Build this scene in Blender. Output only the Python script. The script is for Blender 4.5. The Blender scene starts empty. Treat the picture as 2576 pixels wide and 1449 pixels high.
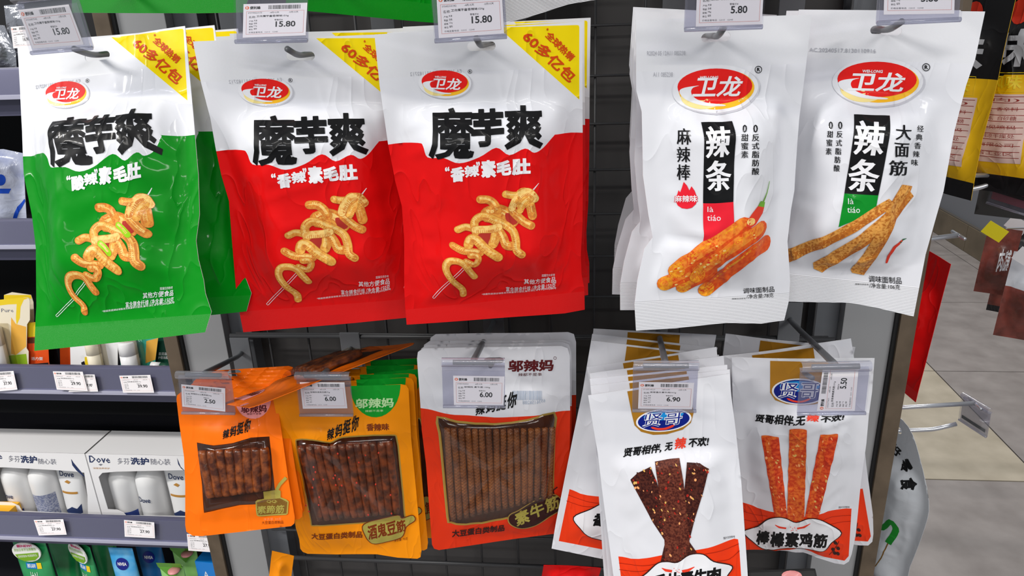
import bpy, bmesh, math, random
import numpy as np
from mathutils import Vector, Matrix, geometry

# ------------------------------------------------------------------ camera, world, lights, exposure
sc = bpy.context.scene
COL = sc.collection
F, CX, CY = 1850.0, 1288.0, 724.5            # focal length and centre in pixels of the 2576 x 1449 frame
CAM = np.array([0.0, 0.0, 1.5])
_ya, _pi, _ro = map(math.radians, (6.0, 20.5, 2.1))
FW = np.array([-math.sin(_ya)*math.cos(_pi), math.cos(_ya)*math.cos(_pi), -math.sin(_pi)])
_r = np.cross(FW, [0, 0, 1]); _r /= np.linalg.norm(_r); _u = np.cross(_r, FW)
RT = math.cos(_ro)*_r - math.sin(_ro)*_u
UP = math.sin(_ro)*_r + math.cos(_ro)*_u
cd = bpy.data.cameras.new('camera'); cam = bpy.data.objects.new('camera', cd); COL.objects.link(cam)
cd.sensor_width = 36; cd.sensor_fit = 'HORIZONTAL'; cd.lens = F/2576*36; cd.clip_start = 0.02; cd.clip_end = 60
cam.matrix_world = Matrix(((RT[0], UP[0], -FW[0], CAM[0]), (RT[1], UP[1], -FW[1], CAM[1]), (RT[2], UP[2], -FW[2], CAM[2]), (0, 0, 0, 1)))
sc.camera = cam
sc.view_settings.view_transform = 'Standard'; sc.view_settings.look = 'None'
sc.view_settings.gamma = 1; sc.view_settings.use_curve_mapping = False
sc.view_settings.exposure = -0.10
sc.cycles.use_denoising = True
sc.cycles.max_bounces = 8; sc.cycles.transparent_max_bounces = 24
sc.cycles.caustics_reflective = False; sc.cycles.caustics_refractive = False
W = bpy.data.worlds.new('shop_air'); sc.world = W; W.use_nodes = True
W.node_tree.nodes['Background'].inputs[0].default_value = (0.86, 0.93, 1.0, 1)
W.node_tree.nodes['Background'].inputs[1].default_value = 0.40
def area(name, loc, aim, sx, sy, power, col=(1, 0.97, 0.93)):
    l = bpy.data.lights.new(name, 'AREA'); l.shape = 'RECTANGLE'; l.size = sx; l.size_y = sy; l.energy = power; l.color = col
    o = bpy.data.objects.new(name, l); COL.objects.link(o); o.location = loc
    o.rotation_euler = (Vector(aim)-Vector(loc)).to_track_quat('-Z', 'Y').to_euler()
    return o
# fluorescent ceiling fittings along the aisles
for i, (x, y, p) in enumerate([(-2.4, -.6, 105), (-.2, -1.0, 22), (1.7, -1.0, 34), (-1.0, -2.8, 20), (.9, -2.6, 50), (1.5, 2.4, 36), (1.7, 4.4, 36)]):
    area('ceiling_tube_light', (x, y, 2.95), (x, y, 0), 1.25, 0.16, p)

# ------------------------------------------------------------------ helpers: pixels to places, colours, materials
def ray(x, y): return FW + RT*((x-CX)/F) + UP*((CY-y)/F)
def atY(x, y, Y): d = ray(x, y); return CAM + d*((Y-CAM[1])/d[1])
def atX(x, y, X): d = ray(x, y); return CAM + d*((X-CAM[0])/d[0])
def atZ(x, y, Z): d = ray(x, y); return CAM + d*((Z-CAM[2])/d[2])
def lin(c): return tuple(((v/255)/12.92 if v/255 <= .04045 else ((v/255+.055)/1.055)**2.4) for v in c) + (1.0,)
MATS = {}
def mat(name, rgb, rough=.4, spec=.5, metal=0, coat=0, bump=None, var=None, emit=0):
    """bump: (kind, scale, strength, distance); var: (second colour, noise scale, lo, hi)"""
    if name in MATS: return MATS[name]
    m = bpy.data.materials.new(name); m.use_nodes = True; MATS[name] = m
    nt = m.node_tree; N = nt.nodes; K = nt.links; b = N['Principled BSDF']
    b.inputs['Base Color'].default_value = lin(rgb); b.inputs['Roughness'].default_value = rough
    b.inputs['Specular IOR Level'].default_value = spec; b.inputs['Metallic'].default_value = metal
    if coat: b.inputs['Coat Weight'].default_value = coat; b.inputs['Coat Roughness'].default_value = .08
    tc = N.new('ShaderNodeTexCoord') if (bump or var) else None
    if var:
        n = N.new('ShaderNodeTexNoise'); n.inputs['Scale'].default_value = var[1]; n.inputs['Detail'].default_value = 4
        r = N.new('ShaderNodeValToRGB'); r.color_ramp.elements[0].position = var[2]; r.color_ramp.elements[1].position = var[3]
        r.color_ramp.elements[0].color = lin(rgb); r.color_ramp.elements[1].color = lin(var[0])
        K.new(tc.outputs['Object'], n.inputs['Vector']); K.new(n.outputs['Fac'], r.inputs['Fac']); K.new(r.outputs['Color'], b.inputs['Base Color'])
    if bump:
        kind, s, st, d = bump
        bp = N.new('ShaderNodeBump'); bp.inputs['Strength'].default_value = st; bp.inputs['Distance'].default_value = d
        if kind in ('h', 'v', 'x'):
            mp = N.new('ShaderNodeMapping'); K.new(tc.outputs['Object'], mp.inputs['Vector'])
            w = N.new('ShaderNodeTexWave'); w.wave_type = 'BANDS'; w.bands_direction = {'h': 'Z', 'v': 'X', 'x': 'DIAGONAL'}[kind]
            w.inputs['Scale'].default_value = s; K.new(mp.outputs[0], w.inputs['Vector']); h = w.outputs['Fac']
            if kind == 'x':
                mp2 = N.new('ShaderNodeMapping'); mp2.inputs['Scale'].default_value = (-1, 1, 1); K.new(tc.outputs['Object'], mp2.inputs['Vector'])
                w2 = N.new('ShaderNodeTexWave'); w2.bands_direction = 'DIAGONAL'; w2.inputs['Scale'].default_value = s; K.new(mp2.outputs[0], w2.inputs['Vector'])
                ad = N.new('ShaderNodeMath'); ad.operation = 'ADD'; K.new(h, ad.inputs[0]); K.new(w2.outputs['Fac'], ad.inputs[1]); h = ad.outputs[0]
        elif kind == 'c':                            # sharp creases of pulled film
            n2 = N.new('ShaderNodeTexNoise'); n2.inputs['Scale'].default_value = s; n2.inputs['Detail'].default_value = 1.5; n2.inputs['Distortion'].default_value = .9
            mp = N.new('ShaderNodeMapping'); mp.inputs['Rotation'].default_value = (0, .35, 0); mp.inputs['Scale'].default_value = (1.25, 1, .62); K.new(tc.outputs['Object'], mp.inputs['Vector']); K.new(mp.outputs[0], n2.inputs['Vector'])
            def mth(op, a, b=None):
                m_ = N.new('ShaderNodeMath'); m_.operation = op; K.new(a, m_.inputs[0])
                if b is not None: m_.inputs[1].default_value = b
                return m_.outputs[0]
            h = mth('POWER', mth('MULTIPLY_ADD', mth('ABSOLUTE', mth('SUBTRACT', n2.outputs['Fac'], .5)), -2.0), 14.0)
            h.node.inputs[0].links[0].from_node.inputs[2].default_value = 1.0
            n3 = N.new('ShaderNodeTexNoise'); n3.inputs['Scale'].default_value = s*2.3; n3.inputs['Detail'].default_value = 2; K.new(tc.outputs['Object'], n3.inputs['Vector'])
            ad = N.new('ShaderNodeMath'); ad.operation = 'MULTIPLY_ADD'; K.new(n3.outputs['Fac'], ad.inputs[0]); ad.inputs[1].default_value = .8; K.new(h, ad.inputs[2]); h = ad.outputs[0]
        else:
            n2 = N.new('ShaderNodeTexNoise'); n2.inputs['Scale'].default_value = s; n2.inputs['Detail'].default_value = 3
            n2.inputs['Distortion'].default_value = 1.2; K.new(tc.outputs['Object'], n2.inputs['Vector']); h = n2.outputs['Fac']
        K.new(h, bp.inputs['Height']); K.new(bp.outputs[0], b.inputs['Normal'])
        if coat: K.new(bp.outputs[0], b.inputs['Coat Normal'])
    if emit: b.inputs['Emission Color'].default_value = lin(rgb); b.inputs['Emission Strength'].default_value = emit
    return m
def clear(name, tint=(235, 235, 245), gloss=.12, rough=.06, haze=0.0, fres=.22):
    """thin clear plastic sheet: see-through with a gloss and a little milky haze"""
    if name in MATS: return MATS[name]
    m = bpy.data.materials.new(name); m.use_nodes = True; MATS[name] = m
    nt = m.node_tree; N = nt.nodes; K = nt.links
    for n in list(N):
        if n.type == 'BSDF_PRINCIPLED': N.remove(n)
    out = N['Material Output']; t = N.new('ShaderNodeBsdfTransparent'); t.inputs[0].default_value = lin(tint)
    g = N.new('ShaderNodeBsdfGlossy'); g.inputs['Roughness'].default_value = rough
    mx = N.new('ShaderNodeMixShader'); fr = N.new('ShaderNodeLayerWeight'); fr.inputs[0].default_value = .35
    ma = N.new('ShaderNodeMath'); ma.operation = 'MULTIPLY_ADD'; ma.inputs[1].default_value = fres; ma.inputs[2].default_value = gloss*.2
    K.new(fr.outputs['Fresnel'], ma.inputs[0]); K.new(ma.outputs[0], mx.inputs[0]); K.new(t.outputs[0], mx.inputs[1]); K.new(g.outputs[0], mx.inputs[2])
    last = mx
    if haze:
        d = N.new('ShaderNodeBsdfDiffuse'); d.inputs[0].default_value = lin((225, 225, 235)); m2 = N.new('ShaderNodeMixShader'); m2.inputs[0].default_value = haze
        K.new(mx.outputs[0], m2.inputs[1]); K.new(d.outputs[0], m2.inputs[2]); last = m2
    K.new(last.outputs[0], out.inputs['Surface'])
    return m

# ------------------------------------------------------------------ helpers: objects
def link(name, me, parent=None):
    o = bpy.data.objects.new(name, me); COL.objects.link(o)
    if parent is not None: o.parent = parent
    return o
def tag(o, label=None, cat=None, group=None, kind=None):
    if label: o['label'] = label
    if cat: o['category'] = cat
    if group: o['group'] = group
    if kind: o['kind'] = kind
    return o
def empty(name, loc=(0, 0, 0), rot=(0, 0, 0), label=None, cat=None, group=None):
    o = bpy.data.objects.new(name, None); COL.objects.link(o); o.empty_display_size = .02
    o.location = loc; o.rotation_euler = rot
    return tag(o, label, cat, group)
def mesh(name, V, Fs, mats, parent=None, mi=None, smooth=False, sharp=None, normals=None):
    me = bpy.data.meshes.new(name); me.from_pydata([tuple(map(float, v)) for v in V], [], [tuple(map(int, f)) for f in Fs])
    if not isinstance(mats, (list, tuple)): mats = [mats]
    for m in mats: me.materials.append(m)
    if mi is not None: me.polygons.foreach_set('material_index', np.asarray(mi, dtype=np.int32))
    if smooth: me.polygons.foreach_set('use_smooth', np.ones(len(me.polygons), dtype=bool))
    if sharp is not None:
        at = me.attributes.new('sharp_edge', 'BOOLEAN', 'EDGE')
        flags = np.zeros(len(me.edges), dtype=bool)
        for i, e in enumerate(me.edges):
            if (min(e.vertices), max(e.vertices)) in sharp: flags[i] = True
        at.data.foreach_set('value', flags)
    me.update()
    if normals is not None: me.normals_split_custom_set_from_vertices([tuple(map(float, n)) for n in normals])
    return link(name, me, parent)
def bmobj(name, bm, m, parent=None, smooth=False, bevel=0):
    me = bpy.data.meshes.new(name)
    if bevel: bmesh.ops.bevel(bm, geom=list(bm.edges), offset=bevel, segments=2, affect='EDGES', profile=.7)
    bm.normal_update(); bm.to_mesh(me); bm.free(); me.materials.append(m)
    if smooth: me.polygons.foreach_set('use_smooth', np.ones(len(me.polygons), dtype=bool))
    return link(name, me, parent)
def box(name, lo, hi, m, parent=None, bevel=0.0):
    bm = bmesh.new(); bmesh.ops.create_cube(bm, size=1)
    for v in bm.verts: v.co = Vector([lo[i] + (v.co[i]+.5)*(hi[i]-lo[i]) for i in range(3)])
    return bmobj(name, bm, m, parent, bevel=bevel)
def hexa(name, P, m, parent=None, bevel=0):
    """eight corners: four of the front face (around), four of the back face (same order)"""
    bm = bmesh.new(); v = [bm.verts.new(tuple(map(float, p))) for p in P]
    for f in ((3, 2, 1, 0), (4, 5, 6, 7), (0, 1, 5, 4), (1, 2, 6, 5), (2, 3, 7, 6), (3, 0, 4, 7)): bm.faces.new([v[i] for i in f])
    bmesh.ops.recalc_face_normals(bm, faces=bm.faces)
    return bmobj(name, bm, m, parent, bevel=bevel)
def tube_geo(pts, rad, seg=10, cap=True):
    pts = [np.array(p, float) for p in pts]; n = len(pts); V = []; Fs = []
    if not hasattr(rad, '__len__'): rad = [rad]*n
    ref = None
    for i, p in enumerate(pts):
        t = pts[min(i+1, n-1)] - pts[max(i-1, 0)]; t /= np.linalg.norm(t)+1e-12
        if ref is None: ref = np.array([0, 0, 1.]) if abs(t[2]) < .9 else np.array([1., 0, 0])
        a = np.cross(t, ref); a /= np.linalg.norm(a); b = np.cross(a, t); ref = b
        for k in range(seg):
            q = 2*math.pi*k/seg; V.append(p + rad[i]*(math.cos(q)*a + math.sin(q)*b))
    for i in range(n-1):
        for k in range(seg):
            Fs.append((i*seg+k, (i+1)*seg+k, (i+1)*seg+(k+1) % seg, i*seg+(k+1) % seg))
    if cap: Fs.append(tuple(range(seg))); Fs.append(tuple(range((n-1)*seg, n*seg))[::-1])
    return V, Fs
def tube(name, pts, rad, m, parent=None, seg=10):
    V, Fs = tube_geo(pts, rad, seg); bm = bmesh.new(); vs = [bm.verts.new(tuple(v)) for v in V]
    for f in Fs: bm.faces.new([vs[i] for i in f])
    bmesh.ops.recalc_face_normals(bm, faces=bm.faces)
    o = bmobj(name, bm, m, parent, smooth=True)
    return o
def bend(pts, r=.008, n=4):
    """round the inner corners of a polyline"""
    pts = [np.array(p, float) for p in pts]; out = [pts[0]]
    for i in range(1, len(pts)-1):
        a = pts[i]-pts[i-1]; b = pts[i+1]-pts[i]; la = np.linalg.norm(a); lb = np.linalg.norm(b); d = min(r, la*.45, lb*.45)
        p0 = pts[i]-a/la*d; p1 = pts[i]+b/lb*d
        for k in range(n+1):
            t = k/n; out.append((1-t)**2*p0 + 2*t*(1-t)*pts[i] + t*t*p1)
    out.append(pts[-1]); return out
def copy_tree(o, parent=None, skip=()):
    c = o.copy(); COL.objects.link(c)
    if parent is not None: c.parent = parent; c.matrix_parent_inverse = o.matrix_parent_inverse.copy()
    for ch in o.children:
        if ch.name.split('.')[0] not in skip: copy_tree(ch, c, skip)
    return c

# ------------------------------------------------------------------ helpers: noise, polygons, lettering
_rng = np.random.RandomState(7); _LAT = _rng.rand(256, 256)
def vn(x, y, seed=0):
    x = np.asarray(x, float) + seed*17.13; y = np.asarray(y, float) + seed*9.71
    xi = np.floor(x).astype(int); yi = np.floor(y).astype(int); fx = x-xi; fy = y-yi
    fx = fx*fx*fx*(fx*(fx*6-15)+10); fy = fy*fy*fy*(fy*(fy*6-15)+10)
    g = lambda a, b: _LAT[a % 256, b % 256]
    return (g(xi, yi)*(1-fx)+g(xi+1, yi)*fx)*(1-fy) + (g(xi, yi+1)*(1-fx)+g(xi+1, yi+1)*fx)*fy
def inpoly(P, poly):
    P = np.asarray(P, float); poly = np.asarray(poly, float); x, y = P[:, 0], P[:, 1]; ins = np.zeros(len(P), bool)
    for i in range(len(poly)):
        x1, y1 = poly[i-1]; x2, y2 = poly[i]
        if y1 == y2: continue
        c = ((y1 > y) != (y2 > y)) & (x < (x2-x1)*(y-y1)/(y2-y1)+x1); ins ^= c
    return ins
def smoothline(pts, n=5, closed=False):
    P = [np.array(p, float) for p in pts]; m = len(P); out = []
    for i in range(m if closed else m-1):
        if closed: a, b, c, d = P[i-1], P[i], P[(i+1) % m], P[(i+2) % m]
        else: a, b, c, d = P[max(i-1, 0)], P[i], P[i+1], P[min(i+2, m-1)]
        for k in range(n):
            t = k/n; out.append(.5*((2*b)+(-a+c)*t+(2*a-5*b+4*c-d)*t*t+(-a+3*b-3*c+d)*t**3))
    if not closed: out.append(P[-1])
    return out
def ellipse_pts(c, ax, ay, n=36):
    """c centre, ax and ay the two half-axis end points (all local 2-D)"""
    c, ax, ay = (np.array(v, float) for v in (c, ax, ay)); a = ax-c; b = ay-c
    return [c + a*math.cos(2*math.pi*k/n) + b*math.sin(2*math.pi*k/n) for k in range(n)]
_TXT = {}
def glyphs(s, bold=0.0, res=2):
    k = (s, bold, res)
    if k in _TXT: return _TXT[k]
    c = bpy.data.curves.new('lettering', 'FONT'); c.body = s; c.resolution_u = res; c.fill_mode = 'FRONT'
    o = bpy.data.objects.new('lettering', c); me = o.to_mesh()
    V = np.array([(v.co.x, v.co.y) for v in me.vertices]); me.calc_loop_triangles()
    T = np.array([tuple(t.vertices) for t in me.loop_triangles])
    o.to_mesh_clear(); bpy.data.objects.remove(o); bpy.data.curves.remove(c)
    a = V[T[:, 1]]-V[T[:, 0]]; b = V[T[:, 2]]-V[T[:, 0]]; fl = (a[:, 0]*b[:, 1]-a[:, 1]*b[:, 0]) < 0; T[fl] = T[fl][:, ::-1]
    if bold:                                          # thicken the strokes: a rim along every contour, then one clean outline
        bv = np.array(bold if hasattr(bold, '__len__') else (bold, bold), float); es = {}
        for t in T:
            for i, j in ((0, 1), (1, 2), (2, 0)): es[(t[i], t[j])] = 1
        rim = [e for e in es if (e[1], e[0]) not in es]; VV = list(V); TT = [tuple(t) for t in T]; nin = {}; nout = {}; EE = []
        for i, j in rim:
            d = V[j]-V[i]; l = np.hypot(*d)
            if l < 1e-9: continue
            n = np.array([d[1], -d[0]])/l; w = n*bv; q = len(VV); VV += [V[i]+w, V[j]+w]; TT += [(i, q, j), (q, q+1, j)]; EE.append((q, q+1))
            nout[i] = (q, n); nin[j] = (q+1, n)
        for v in nin:
            if v in nout:
                (p, n1), (q, n2) = nin[v], nout[v]
                if n1[0]*n2[1]-n1[1]*n2[0] > 1e-9:
                    m = n1+n2; l = np.hypot(*m)
                    if l > 1e-6: r = len(VV); VV.append(V[v]+m/l*bv*min(1.35, 2/l)); TT += [(v, p, r), (v, r, q)]; EE += [(p, r), (r, q)]
                else: EE += [(p, v), (v, q)]
        A = np.array(VV); TT = np.array(TT)
        use = sorted({i for e in EE for i in e}); rm = {q: i for i, q in enumerate(use)}
        rr = geometry.delaunay_2d_cdt([Vector((float(A[i][0]), float(A[i][1]))) for i in use], [(rm[i], rm[j]) for i, j in EE], [], 0, 1e-6, False)
        V = np.array([tuple(v) for v in rr[0]]); T = np.array([tuple(f) for f in rr[2]]); C_ = V[T].mean(1)
        a, b, c = A[TT[:, 0]], A[TT[:, 1]], A[TT[:, 2]]; cr = lambda p, q, x: (q[:, 0]-p[:, 0])[None]*(x[:, 1:2]-p[:, 1][None])-(q[:, 1]-p[:, 1])[None]*(x[:, 0:1]-p[:, 0][None])
        keep = np.zeros(len(T), bool)
        for k0 in range(0, len(T), 600):
            x = C_[k0:k0+600]; s1, s2, s3 = cr(a, b, x), cr(b, c, x), cr(c, a, x)
            keep[k0:k0+600] = (((s1 >= 0) & (s2 >= 0) & (s3 >= 0)) | ((s1 <= 0) & (s2 <= 0) & (s3 <= 0))).any(1)
        T = T[keep]; us = np.unique(T); r2 = np.full(len(V), -1); r2[us] = np.arange(len(us)); V = V[us]; T = r2[T]
    lo, hi = V.min(0), V.max(0); _TXT[k] = ((V-lo)/(hi-lo), T); return _TXT[k]
def splitmesh(V, T, M, maxlen, rounds=5):
    V = [tuple(v) for v in V]; T = np.asarray(T); m = M[0]; done = []
    for _ in range(rounds):
        A = np.array(V)
        L = np.stack([np.hypot(*(A[T[:, a]]-A[T[:, b]]).T) for a, b in ((0, 1), (1, 2), (2, 0))], 1) > maxlen
        fl = L.any(1); done.append(T[~fl]); T = T[fl]; L = L[fl]
        if not len(T): break
        mid = {}; nT = []
        for t, l in zip(T.tolist(), L.tolist()):
            k = [None]*3
            for j, (a, b) in enumerate(((0, 1), (1, 2), (2, 0))):
                if l[j]:
                    e = (t[a], t[b]) if t[a] < t[b] else (t[b], t[a])
                    if e not in mid:
                        p, r = V[e[0]], V[e[1]]; mid[e] = len(V); V.append(((p[0]+r[0])/2, (p[1]+r[1])/2))
                    k[j] = mid[e]
            a, b, c = t; ab, bc, ca = k; n = 3-k.count(None)
            if n == 3: nT += [(a, ab, ca), (ab, b, bc), (ca, bc, c), (ab, bc, ca)]
            elif n == 1:
                nT += [(a, ab, c), (ab, b, c)] if ab is not None else [(a, b, bc), (a, bc, c)] if bc is not None else [(a, b, ca), (ca, b, c)]
            elif ca is None: nT += [(ab, b, bc), (a, ab, bc), (a, bc, c)]
            elif ab is None: nT += [(bc, c, ca), (a, b, bc), (a, bc, ca)]
            else: nT += [(a, ab, ca), (ab, b, c), (ab, c, ca)]
        T = np.array(nT)
    done.append(T.reshape(-1, 3)); T = np.concatenate(done)
    return V, T.tolist(), [m]*len(T)
EPS = .00006
class Print:
    """flat print gathered in a sheet's own 2-D coordinates and laid on its surface as one part"""
    def __init__(s, maxlen=.0034): s.g = []; s.maxlen = maxlen
    def tri(s, V, T, m, layer): s.g.append((np.asarray(V, float).reshape(-1, 2), np.asarray(T, int).reshape(-1, 3), m, layer)); return s
    def text(s, txt, P0, P1, P2, m, bold=0, layer=3, song=0, res=2):
        """P0 upper left, P1 upper right, P2 lower left of the lettering's box"""
        if song: bold = (bold+song, bold)             # heavier upright strokes
        V, T = glyphs(txt, bold, res); P0, P1, P2 = (np.array(p, float) for p in (P0, P1, P2))
        W_ = P0 + V[:, :1]*(P1-P0) + (1-V[:, 1:2])*(P2-P0); return s.tri(W_, T, m, layer)
    def poly(s, pts, m, layer=2):
        pts = [np.array(p, float) for p in pts]
        T = geometry.tessellate_polygon([[Vector((p[0], p[1], 0)) for p in pts]]); return s.tri(pts, T, m, layer)
    def ell(s, c, ax, ay, m, layer=2, n=36):
        p = ellipse_pts(c, ax, ay, n); V = [np.array(c, float)] + p
        return s.tri(V, [(0, i+1, (i+1) % n+1) for i in range(n)], m, layer)
    def ring(s, outer, inner, m, layer=2):
        n = len(outer); V = list(outer)+list(inner); T = []
        for i in range(n): j = (i+1) % n; T += [(i, j, n+i), (j, n+j, n+i)]
        return s.tri(V, T, m, layer)
    def stroke(s, pts, w, m, layer=2, closed=False, taper=False, cap=False):
        P = [np.array(p, float) for p in pts]; n = len(P); Lf = []; Rt = []
        for i in range(n):
            t = P[(i+1) % n]-P[i-1] if closed else P[min(i+1, n-1)]-P[max(i-1, 0)]
            t = t/(np.linalg.norm(t)+1e-12); nn = np.array([-t[1], t[0]])
            ww = w[i] if hasattr(w, '__len__') else w*(1-.85*i/(n-1) if taper else 1)
            Lf.append(P[i]+nn*ww/2); Rt.append(P[i]-nn*ww/2)
        V = Lf+Rt; T = []
        for i in range(n if closed else n-1): j = (i+1) % n; T += [(i, j, n+i), (j, n+j, n+i)]
        s.tri(V, T, m, layer)
        if cap:
            ww = w if not hasattr(w, '__len__') else w[0]
            for k_, e in ((.05, P[0]), (.1, P[-1])): s.ell(e, e+[ww/2, 0], e+[0, ww/2], m, layer+k_, 12)
        return s
    def rect(s, x0, y0, x1, y1, m, layer=2): return s.tri([(x0, y0), (x1, y0), (x1, y1), (x0, y1)], [(0, 1, 2), (0, 2, 3)], m, layer)
    def build(s, name, sheet, parent, label=None):
        mats = []; V = []; T = []; M = []; LY = []
        for v, t, m, ly in s.g:
            if m not in mats: mats.append(m)
            v2, t2, m2 = splitmesh(v, t, [mats.index(m)]*len(t), s.maxlen); o = len(V)
            V += v2; T += [(a+o, b+o, c+o) for a, b, c in t2]; M += m2; LY += [ly]*len(v2)
        V = np.array(V, float); T = np.array(T); LY = np.array(LY, float)
        y = sheet.front(V[:, 0], V[:, 1]); h = .0006
        nx = (sheet.front(V[:, 0]+h, V[:, 1])-sheet.front(V[:, 0]-h, V[:, 1]))/(2*h)
        nz = (sheet.front(V[:, 0], V[:, 1]+h)-sheet.front(V[:, 0], V[:, 1]-h))/(2*h)
        N = np.stack([nx, -np.ones(len(V)), nz], 1); N /= np.linalg.norm(N, axis=1)[:, None]
        P = np.stack([V[:, 0], y, V[:, 1]], 1) + N*(.00028*(0 if sheet is FLAT else 1)+EPS*LY)[:, None]
        a = V[T[:, 1]]-V[T[:, 0]]; b = V[T[:, 2]]-V[T[:, 0]]; fl = (a[:, 0]*b[:, 1]-a[:, 1]*b[:, 0]) < 0
        T[fl] = T[fl][:, ::-1]
        o = mesh(name, P, T, mats, parent, M, smooth=True, normals=N)
        if label: o['label'] = label
        if name in ('lettering', 'small_print'): o['kind'] = 'stuff'
        return o
class Flat:
    def front(s, u, v): return np.zeros(np.shape(u))
FLAT = Flat()
def rotm(rx, ry, rz):
    return np.array(Matrix.Rotation(rz, 3, 'Z') @ Matrix.Rotation(ry, 3, 'Y') @ Matrix.Rotation(rx, 3, 'X'))
class Frame:
    """a thing's own axes: x to the right, z up, y away from the viewer"""
    def __init__(s, loc, rot): s.loc = np.array(loc, float); s.rot = tuple(math.radians(a) for a in rot); s.M = rotm(*s.rot)
    def L(s, x, y, sheet=None):
        o = s.M.T @ (CAM-s.loc); d = s.M.T @ ray(x, y); yy = 0.0
        for _ in range(5 if sheet is not None else 1):
            p = o + d*((yy-o[1])/d[1])
            if sheet is not None: yy = float(sheet.front(np.array([p[0]]), np.array([p[2]]))[0])
        return np.array([p[0], p[2]])
    def world(s, p): return s.loc + s.M @ np.array(p, float)
class Sheet:
    """surface of a filled pouch over a 2-D outline"""
    def __init__(s, outline, T, tb=None, side=.006, top=.05, bot=.022, rs=.05, rv=.05, amp=1.0, seed=0, bend=None, rvt=None):
        s.o = np.array(outline, float); s.T = T; s.tb = T*.10 if tb is None else tb; s.side, s.top, s.bot, s.rs, s.rv, s.amp, s.seed = side, top, bot, rs, rv, amp, seed
        s.rvt = rv*.6 if rvt is None else rvt; s.z1 = s.o[:, 1].max(); s.z0 = s.o[:, 1].min(); s.bend = bend
    def lr(s, v):
        v = np.clip(v, s.z0+1e-5, s.z1-1e-5); Lq = np.full(v.shape, 9.); Rq = np.full(v.shape, -9.)
        for i in range(len(s.o)):
            x1, y1 = s.o[i-1]; x2, y2 = s.o[i]
            if abs(y1-y2) < 1e-9: continue
            c = (v >= min(y1, y2)) & (v <= max(y1, y2)); x = x1+(x2-x1)*(v-y1)/(y2-y1)
            Lq = np.where(c, np.minimum(Lq, x), Lq); Rq = np.where(c, np.maximum(Rq, x), Rq)
        return Lq, Rq
    def thick(s, u, v, noise=True):
        u = np.asarray(u, float); v = np.asarray(v, float); Lq, Rq = s.lr(v)
        da = np.minimum(u-Lq, Rq-u)-s.side; ztop = s.z1-s.top
        db = np.minimum(ztop-v, v-(s.z0+s.bot))
        q = lambda d, r: 1-(1-np.clip(d/r, 0, 1)**1.75)**2
        pa, pb = q(da, s.rs), np.minimum(q(v-(s.z0+s.bot), s.rv), q(ztop-v, s.rvt)); t = s.T*pa*pb
        if noise and s.amp:
            sm = lambda x: x*x*(3-2*x); mk = sm(np.clip(da/.016, 0, 1))*sm(np.clip(db/.016, 0, 1)); S = s.seed
            wx = u+.02*(vn(u/.04, v/.04, S+5)-.5); wz = v+.02*(vn(u/.04, v/.04, S+6)-.5)
            big = (vn(wx/.045, wz/.06, S)-.5)*.0060
            rid = np.exp(-((2*vn(wx/.024+wz/.09, wz/.052, S+1)-1)/.42)**2)*.0017
            rid2 = np.exp(-((2*vn(wx/.036, wz/.022-wx/.05, S+2)-1)/.42)**2)*.0010
            edge = np.exp(-np.clip(db, 0, 1)/.02)
            fold = np.sin(u*2*math.pi/.021+4*vn(u/.03, v*0, S+3))*.0013*edge*np.clip(db/.004, 0, 1)
            edge2 = np.exp(-np.clip(da, 0, 1)/.014)
            fold2 = np.sin(v*2*math.pi/.030+5*vn(v/.03, u*0, S+4))*.0011*edge2*np.clip(da/.004, 0, 1)
            t = t + s.amp*mk*(big+rid+rid2) + s.amp*np.clip(pa*pb*3, 0, 1)*(fold*np.clip(da/.01, 0, 1)+fold2*np.clip(db/.01, 0, 1))
        return np.maximum(t, 0)
    def bendy(s, u, v):
        b = .0035*s.amp*(vn(np.asarray(u, float)/.07, np.asarray(v, float)/.09, s.seed+9)-.5)
        return b if s.bend is None else b+s.bend(u, v)
    def front(s, u, v): return s.bendy(u, v)-s.thick(u, v)-.0003
    def back(s, u, v): return s.bendy(u, v)+s.thick(u, v, False)*(s.tb/max(s.T, 1e-6))+.0003
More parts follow.
